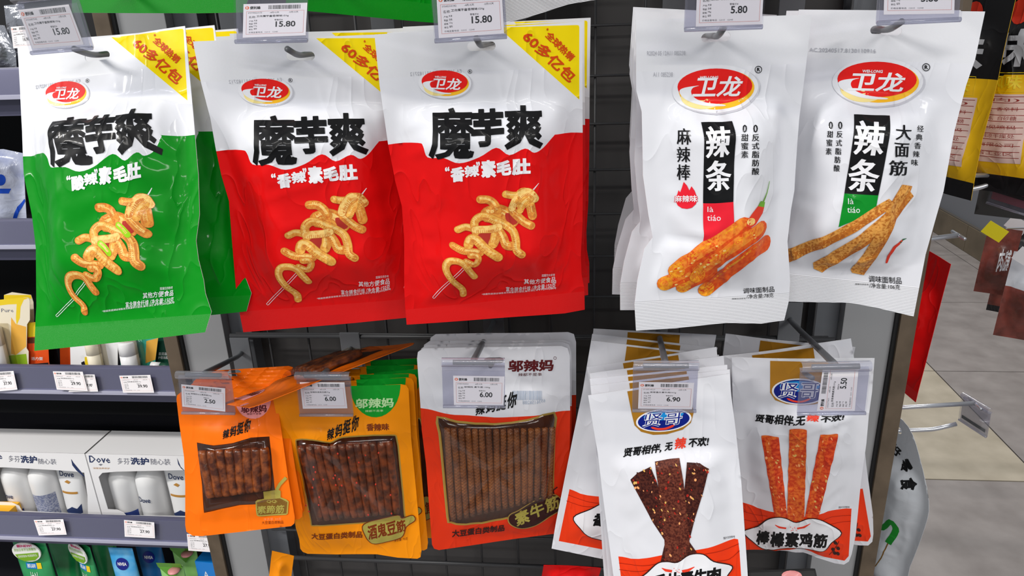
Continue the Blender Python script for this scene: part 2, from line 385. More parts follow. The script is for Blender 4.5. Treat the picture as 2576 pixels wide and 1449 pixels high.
def body(name, sheet, mats, parent, holes=(), zones=(), step=.003):
    """closed pouch mesh: outline, holes and colour borders are exact edges; zones is a list of (polygon, material index)"""
    V = []; E = []
    def loop(p, closed=True):
        o = len(V); p = [np.array(q, float) for q in p]; d = []
        for i in range(len(p) if closed else len(p)-1):
            a, b = p[i], p[(i+1) % len(p)]; n = max(1, int(np.linalg.norm(b-a)/(step*1.3)))
            d += [a+(b-a)*k/n for k in range(n)]
        if not closed: d.append(p[-1])
        V.extend(d); m = len(d)
        E.extend([(o+i, o+(i+1) % m) for i in range(m if closed else m-1)]); return d
    out = loop(sheet.o); hs = [loop(h) for h in holes]
    for z, _ in zones: loop(z)
    x0, y0 = sheet.o.min(0); x1, y1 = sheet.o.max(0)
    gx, gy = np.meshgrid(np.arange(x0+step*.5, x1, step), np.arange(y0+step*.5, y1, step)); gx = gx+(np.arange(gx.shape[0])[:, None] % 2)*step*.5
    G = np.stack([gx.ravel(), gy.ravel()], 1); G = G[inpoly(G, sheet.o)]
    B = np.array(V); keep = np.ones(len(G), bool)
    for k in range(0, len(G), 800):
        d = ((G[k:k+800, None, :]-B[None])**2).sum(2).min(1); keep[k:k+800] = d > (step*.45)**2
    G = G[keep]; V = V+list(G)
    r = geometry.delaunay_2d_cdt([Vector((float(a[0]), float(a[1]))) for a in V], E, [], 0, 1e-7, False)
    P = np.array([tuple(v) for v in r[0]]); T = np.array([tuple(f) for f in r[2]])
    c = P[T].mean(1); ok = inpoly(c, sheet.o)
    for h in holes: ok &= ~inpoly(c, h)
    T = T[ok]; c = c[ok]; M = np.zeros(len(T), int)
    for z, m in zones: M[inpoly(c, z)] = m
    n = len(P); yf = sheet.front(P[:, 0], P[:, 1]); yb = sheet.back(P[:, 0], P[:, 1])
    X = np.concatenate([np.stack([P[:, 0], yf, P[:, 1]], 1), np.stack([P[:, 0], yb, P[:, 1]], 1)])
    a = P[T[:, 1]]-P[T[:, 0]]; b = P[T[:, 2]]-P[T[:, 0]]; fl = (a[:, 0]*b[:, 1]-a[:, 1]*b[:, 0]) < 0
    T[fl] = T[fl][:, ::-1]
    cnt = {}
    for t in T:
        for i, j in ((0, 1), (1, 2), (2, 0)):
            e = (int(t[i]), int(t[j])); cnt[e] = 1
    rim = [e for e in cnt if (e[1], e[0]) not in cnt]
    FF = [tuple(t) for t in T]+[tuple(int(q)+n for q in t[::-1]) for t in T]+[(e[1], e[0], e[0]+n, e[1]+n) for e in rim]
    mi = list(M)+list(M)+[0]*len(rim)
    sh = set()
    for e in rim: sh.add((min(e), max(e))); sh.add((min(e)+n, max(e)+n))
    used = sorted({q for f in FF for q in f}); rm = {q: i for i, q in enumerate(used)}
    FF = [tuple(rm[q] for q in f) for f in FF]; sh = {(rm[a_], rm[b_]) for a_, b_ in sh}
    return mesh(name, X[used], FF, mats, parent, mi, smooth=True, sharp=sh)
def slot(c, hx, hy, n=7):
    """rounded slot polygon, c centre, hx half-length vector, hy half-height vector"""
    c, hx, hy = (np.array(q, float) for q in (c, hx, hy)); r = np.linalg.norm(hy); ux = hx/np.linalg.norm(hx); out = []
    e = c+hx-ux*r
    for k in range(n+1): a = -math.pi/2+math.pi*k/n; out.append(e+ux*r*math.cos(a)+hy*math.sin(a))
    e = c-hx+ux*r
    for k in range(n+1): a = math.pi/2+math.pi*k/n; out.append(e+ux*r*math.cos(a)+hy*math.sin(a))
    return out
# ------------------------------------------------------------------ the setting: floor, fixture back, uprights
YP = .85                                            # plane of the wire grid
g_back = mat('back_panel_grey', (62, 60, 60), .6, bump=('n', 40, .1, .001))
g_wire = mat('wire_dark_grey', (58, 58, 60), .42, .5)
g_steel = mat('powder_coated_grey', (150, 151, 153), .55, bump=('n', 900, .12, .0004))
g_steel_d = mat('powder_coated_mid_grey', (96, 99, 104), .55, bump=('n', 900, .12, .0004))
g_bronze = mat('bronze_upright', (104, 90, 74), .45, .4, var=((84, 72, 58), 30, .35, .7))
g_black = mat('black_rubber', (14, 14, 15), .6)
g_hook = mat('hook_grey', (104, 106, 110), .38, .5)
g_tile = mat('floor_tile_grey', (150, 143, 140), .5, var=((128, 121, 118), 9, .3, .7), bump=('n', 120, .1, .001))
g_tile_b = mat('floor_tile_beige', (182, 172, 154), .5, var=((160, 150, 132), 9, .3, .7), bump=('n', 120, .1, .001))
g_joint = mat('floor_joint', (84, 78, 72), .8)
fl = tag(box('floor', (-2.2, -1.6, -.05), (5, 8.2, -.004), g_joint), 'grey and beige tiled shop floor', 'floor', kind='structure')
TS = .797
x_line, y_line = 1.497, 2.183
tile_me = {}
for i in range(-4, 4):
    for j in range(-4, 7):
        beige = (i == -1 and j in (0, 1)) or (i, j) in ((-2, 1), (-2, 0))
        me = tile_me.get(beige)
        if me is None:
            o = box('tile', (.0025, .0025, -.004), (TS-.0025, TS-.0025, 0), g_tile_b if beige else g_tile, fl, bevel=.0012); tile_me[beige] = o.data
        else: o = link('tile', me, fl)
        o.location = (x_line+i*TS, y_line+j*TS, 0)
# bay of the fixture: back panel and uprights
X0, X1 = -.534, .372
tag(box('wall_back', (X0-.01, YP+.035, .06), (X1, YP+.05, 2.0), g_back), 'dark grey back panel behind the wire grid', 'panel', kind='structure')
def upright(nm, sgn, xe, label):
    u = empty(nm, (xe, YP, 0), label=label, cat='upright')
    s = sgn
    f = lambda a, b: (min(a, b), max(a, b))
    def bx(n, a, b, y0, y1, m, bev=.001):
        lo, hi = f(a*s, b*s); return box(n, (lo, y0, .05), (hi, y1, 2.0), m, u, bevel=bev)
    bx('bronze_edge', 0, .019, -.012, .05, g_bronze)
    bx('gasket', -.004, 0, -.008, .05, g_black, 0)
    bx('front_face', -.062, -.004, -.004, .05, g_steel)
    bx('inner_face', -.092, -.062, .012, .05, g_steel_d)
    return u
upright('shelf_upright', -1, X0, 'grey upright with a bronze edge left of the wire grid')
upright('shelf_upright', 1, X1, 'grey upright with a bronze edge right of the wire grid')
grid = empty('wire_grid_panel', (0, YP, .9), label='dark wire grid panel behind all the hanging snack bags', cat='grid panel')
r_ = .0016
vm = None; hm = None
for k in range(-9, 6):
    x = .012+k*.0535
    if x < X0+.09 or x > X1-.09: continue
    if vm is None: o = tube('vertical_wire', [(0, 0, -.55), (0, 0, .9)], r_, g_wire, grid, 6); vm = o.data
    else: o = link('vertical_wire', vm, grid)
    o.location = (x, .006, 0)
for k in range(-5, 15):
    z = 1.115-.9+k*-.0527+.0; z = 1.484-.0527*(k+5)-.9+.1581
    if hm is None: o = tube('horizontal_wire', [(X0+.075, 0, 0), (X1-.075, 0, 0)], r_, g_wire, grid, 6); hm = o.data
    else: o = link('horizontal_wire', hm, grid)
    o.location = (0, .003, z)
for z in (1.115, .755): tube('support_rail', [(X0+.07, -.004, z-.9), (X1-.07, -.004, z-.9)], .003, g_wire, grid, 8)
# ------------------------------------------------------------------ printed snack pouches
film_w = mat('white_film', (224, 225, 231), .45, .16, coat=.16, bump=('c', 19, .26, .0018))
film_ws = mat('white_film_ribbed', (224, 225, 230), .38, .4, bump=('h', 240, .5, .0006))
film_wx = mat('white_film_embossed', (224, 225, 230), .36, .35, bump=('x', 620, .12, .0003))
film_g = mat('green_film', (0, 136, 22), .45, .10, coat=.13, bump=('c', 22, .40, .0020))
film_gx = mat('green_film_embossed', (0, 138, 22), .36, .3, bump=('x', 620, .25, .0004))
film_r = mat('red_film', (224, 14, 16), .45, .10, coat=.13, bump=('c', 22, .40, .0020))
film_rx = mat('red_film_embossed', (224, 16, 16), .36, .3, bump=('x', 620, .25, .0004))
film_y = mat('yellow_print', (240, 214, 0), .45, .14, coat=.1, bump=('c', 22, .40, .0020))
ink = lambda n, c, **k: mat(n, c, .45, .14, coat=.10, bump=('c', 22, .40, .0020), **k)
i_black = ink('black_ink', (16, 16, 18)); i_white = ink('white_ink', (236, 236, 240)); i_or = ink('orange_red_ink', (206, 70, 10))
i_red = ink('logo_red_ink', (228, 28, 24)); i_yel = ink('logo_yellow_ink', (246, 186, 40)); i_pale = ink('logo_pale_ink', (240, 222, 150))
i_grey = ink('faint_grey_ink', (176, 177, 184)); i_ring = ink('logo_ring_ink', (228, 229, 234)); i_shadow = ink('logo_edge_ink', (196, 196, 204))
i_food1 = ink('fried_golden_print', (238, 180, 84), var=((220, 138, 54), 420, .42, .66))
i_food2 = ink('fried_amber_print', (234, 160, 68), var=((208, 112, 44), 420, .42, .66))
i_food3 = ink('fried_pale_print', (246, 208, 126), var=((232, 168, 84), 420, .45, .66))
i_meat = ink('red_meat_print', (176, 50, 40)); i_lime = ink('lime_green_print', (150, 210, 30)); i_rib = ink('fried_shade_print', (204, 124, 54))
i_lg = ink('strip_green_ink', (10, 140, 40)); i_lr = ink('strip_red_ink', (232, 34, 52))
i_st1 = ink('orange_stick_print', (242, 146, 52), var=((228, 96, 34), 260, .40, .66)); i_st2 = ink('orange_stick_dark_print', (230, 96, 30), var=((212, 66, 24), 260, .4, .62))
i_st3 = ink('stick_end_print', (246, 168, 40), var=((222, 120, 30), 300, .4, .62))
i_tan1 = ink('tan_stick_print', (228, 162, 78), var=((180, 104, 36), 480, .45, .62)); i_tan2 = ink('tan_stick_side_print', (204, 124, 44), var=((176, 96, 34), 300, .4, .6))
i_chil = ink('chilli_red_print', (222, 60, 40)); i_stem = ink('stem_green_print', (110, 170, 40)); i_dstem = ink('stem_dark_print', (20, 90, 50))
BAGS = {}
def X(a): return np.array(a, float)
def mk(q, scale, ox, oy):
    return lambda x, y: q(ox+x/scale, oy+y/scale)
def pouch(key, name, fr, outline, Tk, label, cat, group=None, **kw):
    """outline is given in photograph pixels and turned into the pouch's own flat coordinates"""
    o = [fr.L(*p) for p in outline]
    sh = Sheet(o, Tk, **kw); root = empty(name, fr.loc, fr.rot, label, cat, group)
    sh.fr = fr; L = lambda x, y: fr.L(x, y, sh)
    BAGS[key] = (root, sh, fr, L); return root, sh, L
def texts(P, q, items, layer=4):
    """items: (text, x0, y0, x1, y1, slant per unit, material, bold, song) boxes in crop coordinates"""
    for it in items:
        t, x0, y0, x1, y1, sl, m, b = it[:8]; so = it[8] if len(it) > 8 else 0
        P.text(t, q(x0, y0), q(x1, y0+sl*(x1-x0)), q(x0, y1), m, b, layer, so)
def wl_logo(P, q, c, rx, ry, tl=0.0, box_=None, sm=None, reg=None):
    """oval emblem: pale ring, orange crescent, red oval, white swoosh and two characters"""
    cx, cy = c
    E_ = lambda dx, dy, ax, ay, m, ly: P.ell(q(cx+dx, cy+dy), q(cx+dx+ax, cy+dy+tl*ax), q(cx+dx-tl*ay, cy+dy+ay), m, ly)
    E_(.03*rx, .05*ry, rx*1.015, ry*1.02, i_shadow, 1); E_(0, 0, rx, ry, i_ring, 2)
    E_(.03*rx, .02*ry, rx*.88, ry*.84, i_yel, 3); E_(-.30*rx, .30*ry, rx*.5, ry*.54, i_pale, 4)
    E_(-.01*rx, -.10*ry, rx*.87, ry*.73, i_red, 5)
    sw = [(-.84, .06), (-.80, .26), (-.66, .46), (-.45, .62), (-.15, .72), (.2, .72), (.2, .66), (-.12, .60), (-.36, .48), (-.52, .30), (-.57, .10), (-.52, -.06), (-.38, -.14), (-.60, -.10), (-.76, -.04)]
    P.poly([q(cx+a*rx, cy+b*ry+tl*a*rx) for a, b in smoothline(sw, 3, True)], i_ring, 6)
    x0, y0, x1, y1 = box_; k = .12*(y1-y0)
    P.text('卫龙', q(x0+k, y0), q(x1+k, y0+tl*(x1-x0)), q(x0-k, y1), i_white, .022, 8)
    x0, y0, x1, y1 = sm; P.text('WEI-LONG', q(x0, y0), q(x1, y0+tl*(x1-x0)), q(x0-4, y1), i_white, .03, 8)
    x, y, r = reg; P.ring(ellipse_pts(q(x, y), q(x+r, y), q(x, y+r), 20), ellipse_pts(q(x, y), q(x+r*.82, y), q(x, y+r*.82), 20), i_black, 3)
    P.text('R', q(x-r*.4, y-r*.5), q(x+r*.45, y-r*.5), q(x-r*.4, y+r*.5), i_black, .03, 3)
def ribbon(P, q, pts, w, m, ly, ribs=True, sc=1.0):
    pp = smoothline([q(*p) for p in pts], 5); u = np.linalg.norm(q(10, 0)-q(0, 0))/10; ww = w*u*1.2
    P.stroke(pp, ww*1.06, i_rib, ly-.3, cap=True); P.stroke(pp, ww*.94, m, ly, cap=True)
    P.stroke([p+X([-.10, .18])*ww for p in pp], ww*.34, i_food3, ly+.15)
    if ribs:
        n = len(pp)
        for i in range(1, n-1):
            t = pp[i+1]-pp[i-1]; t = t/(np.linalg.norm(t)+1e-9); nn = X([-t[1], t[0]])
            P.stroke([pp[i]-nn*ww*.46, pp[i]-nn*ww*.08+t*ww*.06], ww*.07, i_rib, ly+.25)

def konjac_print(root, sh, q1, q2, green):
    """q1, q2 map the two reference crops of the printed front to local coordinates"""
    P = Print()
    wl_logo(P, q1, (541, 630), 200, 115, .03, (440, 588, 665, 678), (465, 575, 552, 590), (731, 543, 16))
    P.build('logo', sh, root, 'red oval brand emblem with white characters')
    P = Print()
    P.text('魔', q1(415, 822), q1(752, 818), q1(418, 1200), i_black, .024, 3)
    P.text('芋', q1(733, 832), q1(985, 822), q1(738, 1122), i_black, .048, 3)
    P.text('爽', q1(985, 802), q1(1280, 798), q1(990, 1138), i_black, .032, 3)
    P.build('title_lettering', sh, root, 'heavy black product title')
    P = Print()
    a, b = ('酸', '辣') if green else ('香', '辣')
    P.text('“', q1(540, 1268), q1(574, 1264), q1(544, 1302), i_white, .04, 3); P.text('”', q1(775, 1228), q1(805, 1224), q1(779, 1264), i_white, .04, 3)
    P.text(a, q1(580, 1272), q1(688, 1262), q1(586, 1384), i_white, .05, 3); P.text(b, q1(688, 1258), q1(800, 1246), q1(694, 1350), i_white, .045, 3)
    P.text('素', q1(810, 1216), q1(925, 1212), q1(816, 1350), i_white, .06, 3); P.text('毛', q1(930, 1222), q1(1045, 1212), q1(934, 1340), i_white, .06, 3); P.text('肚', q1(1044, 1206), q1(1190, 1200), q1(1048, 1332), i_white, .06, 3)
    P.build('flavour_lettering', sh, root, 'white flavour lettering')
    P = Print()
    P.text('全球热销', q1(1340, 230), q1(1535, 425), q1(1295, 275), i_or, .03, 3)
    P.text('60多亿包', q1(1185, 221), q1(1550, 568), q1(1117, 293), i_or, .028, 3)
    P.text('*', q1(1314, 210), q1(1330, 214), q1(1310, 232), i_or, .02, 3)
    P.build('corner_lettering', sh, root, 'orange lettering on the yellow corner')
    P = Print()
    texts(P, q2, [('图案仅供参考', 1275, 752, 1375, 772, -.05, i_white, 0), ('其他方便食品', 1140, 786, 1382, 826, -.06, i_white, .012),
                  ('富含膳食纤维 /净含量:150克', 1005, 846, 1382, 882, -.075, i_white, .004), ('*销量数据源自销售发货数量审计报告,编号:深汇审专字[2022]第6号', 820, 898, 1386, 914, -.085, i_white, 0)])
    P.text('EA 20240505.A281182712', q1(665, 525), q1(275, 548), q1(667, 552), i_grey, 0, 3)
    P.build('small_print', sh, root, 'rows of small lettering')
    # picture of a skewer of konjac strips
    P = Print()
    u = np.linalg.norm(q2(10, 0)-q2(0, 0))/10
    for d in (-7, 7): P.stroke([q2(455+d, 930+d*.6), q2(700+d, 690+d*.6)], u*4, i_white, 2); P.stroke([q2(1200+d*.8, 125), q2(1252, 62)], u*4, i_white, 2)
    P.stroke([q2(448, 926), q2(455, 936), q2(464, 934)], u*4, i_white, 2)
    rb = lambda pts, w, m, ly, r=True: ribbon(P, q2, pts, w, m, ly, r)
    P.poly([q2(*p) for p in smoothline([(775, 440), (850, 430), (930, 450), (960, 500), (930, 540), (880, 530), (800, 480)], 3, True)], i_meat, 2.5)
    P.poly([q2(*p) for p in smoothline([(1000, 290), (1060, 300), (1095, 350), (1060, 380), (1010, 350)], 3, True)], i_meat, 4.2)
    rb([(870, 300), (940, 280), (1000, 300), (1045, 340)], 100, i_food2, 3, False)
    rb([(810, 185), (870, 188), (915, 220), (945, 270)], 52, i_food2, 3.6)
    rb([(640, 415), (690, 395), (740, 402), (790, 425)], 46, i_food1, 4)
    rb([(930, 400), (980, 470), (1005, 530), (1045, 540)], 56, i_food2, 4.6)
    rb([(775, 430), (765, 360), (805, 318), (860, 318), (930, 350), (1010, 385), (1060, 430), (1080, 500), (1085, 570), (1125, 605)], 52, i_food1, 5)
    rb([(770, 415), (840, 412), (900, 408), (950, 395)], 50, i_food3, 5.6)
    rb([(905, 525), (920, 490), (925, 450)], 60, i_food1, 4.4)
    rb([(605, 535), (670, 572), (740, 582), (810, 590)], 48, i_food2, 5)
    rb([(720, 530), (735, 490), (775, 490), (850, 560), (945, 625)], 62, i_food1, 5.8)
    rb([(735, 612), (780, 612), (795, 640), (765, 680), (700, 655)], 42, i_food2, 6.4)
    rb([(680, 905), (670, 860), (600, 800), (560, 740), (552, 690), (580, 655), (640, 655), (690, 680), (730, 730), (765, 770)], 46, i_food2 if green else i_food1, 6.8)
    rb([(1060, 280), (1090, 310), (1140, 355), (1195, 385)], 52, i_food2, 5.2)
    rb([(1185, 210), (1195, 260), (1205, 310)], 56, i_food2, 5.4)
    P.poly([q2(*p) for p in smoothline([(1055, 170), (1105, 105), (1170, 98), (1222, 135), (1242, 178), (1212, 215), (1150, 250), (1120, 292), (1090, 270), (1085, 240), (1050, 270), (1032, 240)], 4, True)], i_food1, 6)
    rb([(1000, 145), (1055, 155), (1110, 152)], 46, i_food1, 6.2); rb([(1050, 250), (1070, 200), (1120, 140), (1180, 130), (1225, 180)], 50, i_food3, 6.6); rb([(1110, 270), (1140, 215), (1190, 180)], 44, i_food1, 6.9)
    if green:
        for (x, y, a) in ((1000, 345, .6), (850, 470, .6)):
            rb([(x-35, y-30), (x, y), (x+35, y+40)], 40, i_lime, 7.2, False)
    P.build('food_picture', sh, root, 'printed picture of a skewer of golden konjac strips')

# the same print seen on the two neighbouring pouches: plane-to-plane maps between their pictures
HOM = dict(A=((.75319155, -.0152843951, -693.482667), (-.0785446609, .809891374, 126.203004), (-8.10374632e-5, -1.30614404e-4, 1)),
           B=((1.25721753, .0545033266, -658.722995), (.0413339689, 1.10621296, -16.6476829), (1.27548662e-4, -2.65762858e-5, 1)))
def hmap(H, x, y): a = [r[0]*x+r[1]*y+r[2] for r in H]; return a[0]/a[2], a[1]/a[2]
def red_green(key, fr, outline, label, seed, green, Tk=.024, **kw):
    g = 'large konjac snack pouches on the upper hooks'
    root, sh, L = pouch(key, 'snack_pouch', fr, outline, Tk, label, 'snack bag', g, seed=seed, side=.007, top=.052, bot=.02, rs=.042, rv=.055, **kw)
    # the layout of the print is common to all of these pouches
    Lc = (lambda x, y: L(*hmap(HOM[key], x, y))) if key in HOM else REF[0]
    q1 = mk(Lc, 3.01875, 940, 0); q2 = mk(Lc, 3.01875, 940, 440)
    wave = [(-60, 1106), (110, 1098), (335, 1085), (375, 1110), (410, 1195), (530, 1200), (650, 1240), (800, 1195), (930, 1122), (1030, 1178), (1150, 1128), (1220, 1160), (1290, 1120), (1370, 1030), (1400, 1020), (1700, 1012)]
    wv = smoothline([q1(*p) for p in wave], 4); z0 = sh.z0-.02
    low = wv+[X([.2, wv[-1][1]]), X([.2, z0]), X([-.2, z0]), X([-.2, wv[0][1]])]
    tri = [q1(945, 208), q1(1540, 190), q1(1556, 192), q1(1562, 205), q1(1562, 757)]
    zs = sh.z0+sh.bot
    seam = [X([-.2, zs]), X([.2, zs]), X([.2, z0]), X([-.2, z0])]
    ztop = sh.z1-sh.top*.62; tops = [X([-.2, .05]), X([.2, .05]), X([.2, ztop]), X([-.2, ztop])]
    c, e = q1(819, 351), q1(927, 347); hz = q1(819, 317)
    hole = slot(c, e-c, X([0, hz[1]-c[1]]))
    sh.hole = c
    body('pouch_body', sh, [film_w, film_g if green else film_r, film_y, film_gx if green else film_rx, film_wx], root, [hole], [(tops, 4), (low, 1), (tri, 2), (seam, 3)])
    konjac_print(root, sh, q1, q2, green)
    return root
frC = Frame((-.0787, .5881, 1.4900), (3.7, -1.1, 13.2))
outC = [(942, 87), (1200, 71), (1466, 55), (1466, 200), (1466, 340), (1465, 560), (1461, 640), (1463, 690), (1470, 725), (1471, 779), (1420, 788), (1240, 800), (1023, 816), (1019, 770), (1017, 727), (1015.5, 724), (1017, 720), (1017, 605), (1011, 519), (994, 455), (976, 361), (955, 215)]
shC = Sheet([frC.L(*p) for p in outC], .024, seed=3, side=.007, top=.052, bot=.02, rs=.042, rv=.055)
REF = [lambda x, y: frC.L(x, y, shC)]
bagC = red_green('C', frC, outC, 'red and white konjac snack pouch overlapping its red twin on the left', 3, False)
frB = Frame((-.2269, .6004, 1.4877), (.2, .6, 13.9))
bagB = red_green('B', frB, [(487, 104), (740, 95), (945, 87), (1006, 84), (1018, 200), (1034, 400), (1046, 600), (1052, 797), (900, 812), (612, 836), (603, 790), (594, 738), (583, 605), (576, 505), (557, 440), (543, 374), (530, 298), (505, 199)],
    'red and white konjac snack pouch between the green pouch and another red one', 8, False)
frA = Frame((-.3954, .6025, 1.4926), (-21.3, -5.3, -2.2))
bagA = red_green('A', frA, [(43, 119), (215, 98), (468, 67), (478, 180), (491, 330), (499, 440), (500, 539), (491, 605), (497, 652), (510, 705), (514, 738), (529, 784), (513, 836), (400, 850), (250, 866), (83, 883), (86, 800), (88, 771), (87, 625), (78, 539), (61, 440), (57, 330), (50, 220)],
    'bright green and white konjac snack pouch at the left end of the row', 5, True, amp=1.25)

# ---- white pouches with a vertical black strip
def strip_pouch(key, fr, outline, label, seed, holepx, seampx, Tk=.022):
    root, sh, L = pouch(key, 'snack_pouch', fr, outline, Tk, label, 'snack bag', 'white spicy stick pouches on the upper hooks', seed=seed, side=.009, top=.058, bot=.03, rs=.038, rv=.05, amp=1.35)
    zs = sh.z0+.026; seam = [X([-.2, zs]), X([.2, zs]), X([.2, -.6]), X([-.2, -.6])]
    ztop = sh.z1-.036; tops = [X([-.2, .05]), X([.2, .05]), X([.2, ztop]), X([-.2, ztop])]
    c, e, h = (L(*p) for p in holepx); sh.hole = c
    body('pouch_body', sh, [film_w, film_ws, film_wx], root, [slot(c, e-c, X([0, h[1]-c[1]]))], [(seam, 1), (tops, 2)])
    return root, sh, L
frD = Frame((.1010, .5800, 1.4919), (-1.8, -.5, 8.8))
bagD, shD, LD = strip_pouch('D', frD, [(1601, 50), (1820, 43), (2041, 37), (2023, 199), (2012, 298), (2000, 480), (1990, 529), (1979, 606), (1985, 705), (1982, 758), (1972, 805), (1914, 813), (1825, 811), (1699, 826), (1600, 832), (1596, 765), (1603, 705), (1620, 625), (1641, 596), (1630, 540), (1616, 440), (1614, 281), (1601, 228)],
    'white spicy stick pouch with red lower strip, a flame mark and orange sticks', 11, [(1801, 93.5), (1838, 91), (1801, 82)], None)
q = mk(LD, 3.01875, 1500, 0); q5 = mk(LD, 3.01875, 1500, 440)
P = Print(); wl_logo(P, q, (903, 675), 325, 187, -.01, (742, 580, 1108, 738), (785, 578, 926, 600), (1230, 528, 28)); P.build('logo', shD, bagD, 'large red oval brand emblem with white characters')
P = Print()
P.poly([q(795, 930), q(1030, 922), q(1040, 1533), q(812, 1543)], i_black, 2); P.poly([q5(812, 215), q5(1040, 205), q5(1046, 540), q5(816, 540)], i_lr, 2)
P.build('title_strip', shD, bagD, 'black strip over a red strip')
P = Print()
P.text('辣', q(822, 965), q(1012, 955), q(824, 1200), i_white, .012, 4, .03); P.text('条', q(826, 1220), q(1022, 1212), q(830, 1450), i_white, .012, 4, .03)
texts(P, q5, [('là', 845, 240, 890, 280, 0, i_white, 0), ('tiáo', 843, 303, 945, 347, 0, i_white, 0)])
for t, y0, y1 in (('麻', 975, 1095), ('辣', 1115, 1230), ('棒', 1247, 1365)): texts(P, q, [(t, 613, y0, 716, y1, 0, i_black, 0, .02)])
for x0, col in ((1100, '0甜蜜素'), (1181, '0反式脂肪酸')):
    for k, t in enumerate(col): texts(P, q, [(t, x0+(9 if k == 0 else 0), 950+k*63.5+(6 if k else 0), x0+(43 if k == 0 else 54), 1008+k*63.5, 0, i_black, 0, .02)])
texts(P, q5, [('调味面制品', 1115, 858, 1350, 900, -.06, i_black, .004), ('/净含量:78克', 1140, 906, 1345, 940, -.06, i_black, 0), ('图案仅供参考', 1030, 934, 1134, 944, -.02, i_black, 0)])
texts(P, q, [('R2024 05 12A11 085238', 385, 388, 676, 420, -.01, i_grey, 0), ('A11 085238', 430, 548, 580, 582, 0, i_grey, 0)])
P.build('lettering', shD, bagD, 'black vertical lettering and white characters')
P = Print()
P.poly([q5(*p) for p in [(665, 52), (690, 80), (708, 118), (724, 85), (748, 120), (768, 175), (758, 220), (728, 248), (690, 257), (650, 252), (620, 232), (606, 200), (610, 165), (626, 115), (638, 132), (652, 95)]], i_lr, 2)
P.text('麻辣味', q5(592, 152), q5(772, 148), q5(592, 210), i_lr, .07, 3); P.text('麻辣味', q5(597, 155), q5(767, 151), q5(597, 207), i_white, .02, 4)
P.build('flame_mark', shD, bagD, 'red flame mark with white lettering')
P = Print(); u = np.linalg.norm(q5(10, 0)-q5(0, 0))/10
def stick(a, b, w, ly, m=i_st1, e=i_st3):
    pp = [q5(*(X(a)+(X(b)-X(a))*t)) for t in np.linspace(0, 1, 7)]
    w *= 1.12; P.stroke(pp, w*u*1.03, i_st2, ly, cap=True); P.stroke([p+X([-.10, .10])*w*u for p in pp], w*u*.72, m, ly+.3, cap=True)
    P.stroke([p+X([-.14, .20])*w*u for p in pp], w*u*.14, i_st3, ly+.4)
    P.ell(pp[0], pp[0]+X([.46, .12])*w*u, pp[0]+X([-.12, .50])*w*u, e, ly+.6, 20)
stick((665, 845), (860, 740), 108, 2.5); stick((525, 825), (760, 720), 110, 3.5); stick((835, 862), (1275, 520), 118, 4.5, i_st2); stick((610, 725), (1120, 385), 112, 5.5); stick((765, 758), (1245, 415), 116, 6.5)
rnd = random.Random(4)
for k in range(26):
    t = rnd.random(); x, y = 620+t*600+rnd.uniform(-60, 60), 720-t*360+rnd.uniform(-10, 120)
    P.ell(q5(x, y), q5(x+rnd.uniform(6, 14), y-4), q5(x+3, y+rnd.uniform(4, 8)), i_food3 if k % 3 else i_chil, 8, 8)
P.stroke([q5(1310, 45), q5(1292, 130), q5(1262, 205)], [u*5, u*8, u*16], i_stem, 8); P.poly([q5(1245, 195), q5(1275, 205), q5(1268, 245), q5(1222, 238)], i_stem, 8.2)
P.poly([q5(*p) for p in [(1222, 236), (1268, 245), (1255, 290), (1205, 375), (1165, 402), (1138, 390), (1140, 350), (1175, 300)]], i_chil, 8.4); P.ell(q5(1172, 355), q5(1190, 330), q5(1195, 368), i_food3, 8.6, 14)
P.stroke([q5(1140, 395), q5(1100, 430), q5(1095, 470)], u*22, i_st2, 7.4)
P.build('food_picture', shD, bagD, 'printed picture of orange spicy sticks with a cut chilli')

frE = Frame((.2228, .6000, 1.4923), (.3, 3.2, -8.9))
bagE, shE, LE = strip_pouch('E', frE, [(2010, 24), (2240, 26), (2478, 29), (2453, 149), (2430, 215), (2400, 331), (2373, 480), (2327, 639), (2297, 794), (2201, 772), (2135, 761), (1989, 759), (1905, 752), (1925, 620), (1955, 450), (1985, 200)],
    'white spicy stick pouch with green lower strip and tan wheat sticks', 14, [(2229, 77), (2269, 79), (2229, 66)], None)
q = mk(LE, 3.01875, 1936, 0); q8 = mk(LE, 3.01875, 1936, 440)
P = Print(); wl_logo(P, q, (815, 622), 350, 187, .02, (605, 545, 1028, 690), (705, 528, 860, 551), (1188, 510, 30)); P.build('logo', shE, bagE, 'large red oval brand emblem with white characters')
P = Print()
P.poly([q(640, 870), q(912, 880), q8(825, 155), q8(568, 140)], i_black, 2); P.poly([q8(568, 140), q8(825, 155), q8(806, 262), q8(523, 396)], i_lg, 2)
P.build('title_strip', shE, bagE, 'black strip over a green strip')
P = Print()
P.text('辣', q(650, 915), q(886, 930), q(625, 1170), i_white, .012, 4, .03); P.text('条', q(612, 1200), q(852, 1215), q8(580, 118), i_white, .012, 4, .03)
texts(P, q8, [('là', 596, 178, 638, 220, .02, i_white, 0), ('tiáo', 590, 240, 685, 285, .02, i_white, 0)])
for t, x0, y0, x1, y1 in (('大', 955, 945, 1074, 1060), ('面', 948, 1082, 1058, 1190), ('筋', 905, 1212, 1045, 1328)): texts(P, q, [(t, x0, y0, x1, y1, .06, i_black, 0, .02)])
for k, t in enumerate('经典香辣味'): texts(P, q, [(t, 1118-k*11, 952+k*64, 1168-k*11, 1000+k*64, .06, i_black, 0, .01)])
for x0, col in ((444, '0甜蜜素'), (516, '0反式脂肪酸')):
    for k, t in enumerate(col): texts(P, q, [(t, x0-k*5.5+(6 if k == 0 else 0), 924+k*64+(6 if k else 0), x0-k*5.5+(38 if k == 0 else 46), 980+k*64, .05, i_black, 0, .02)])
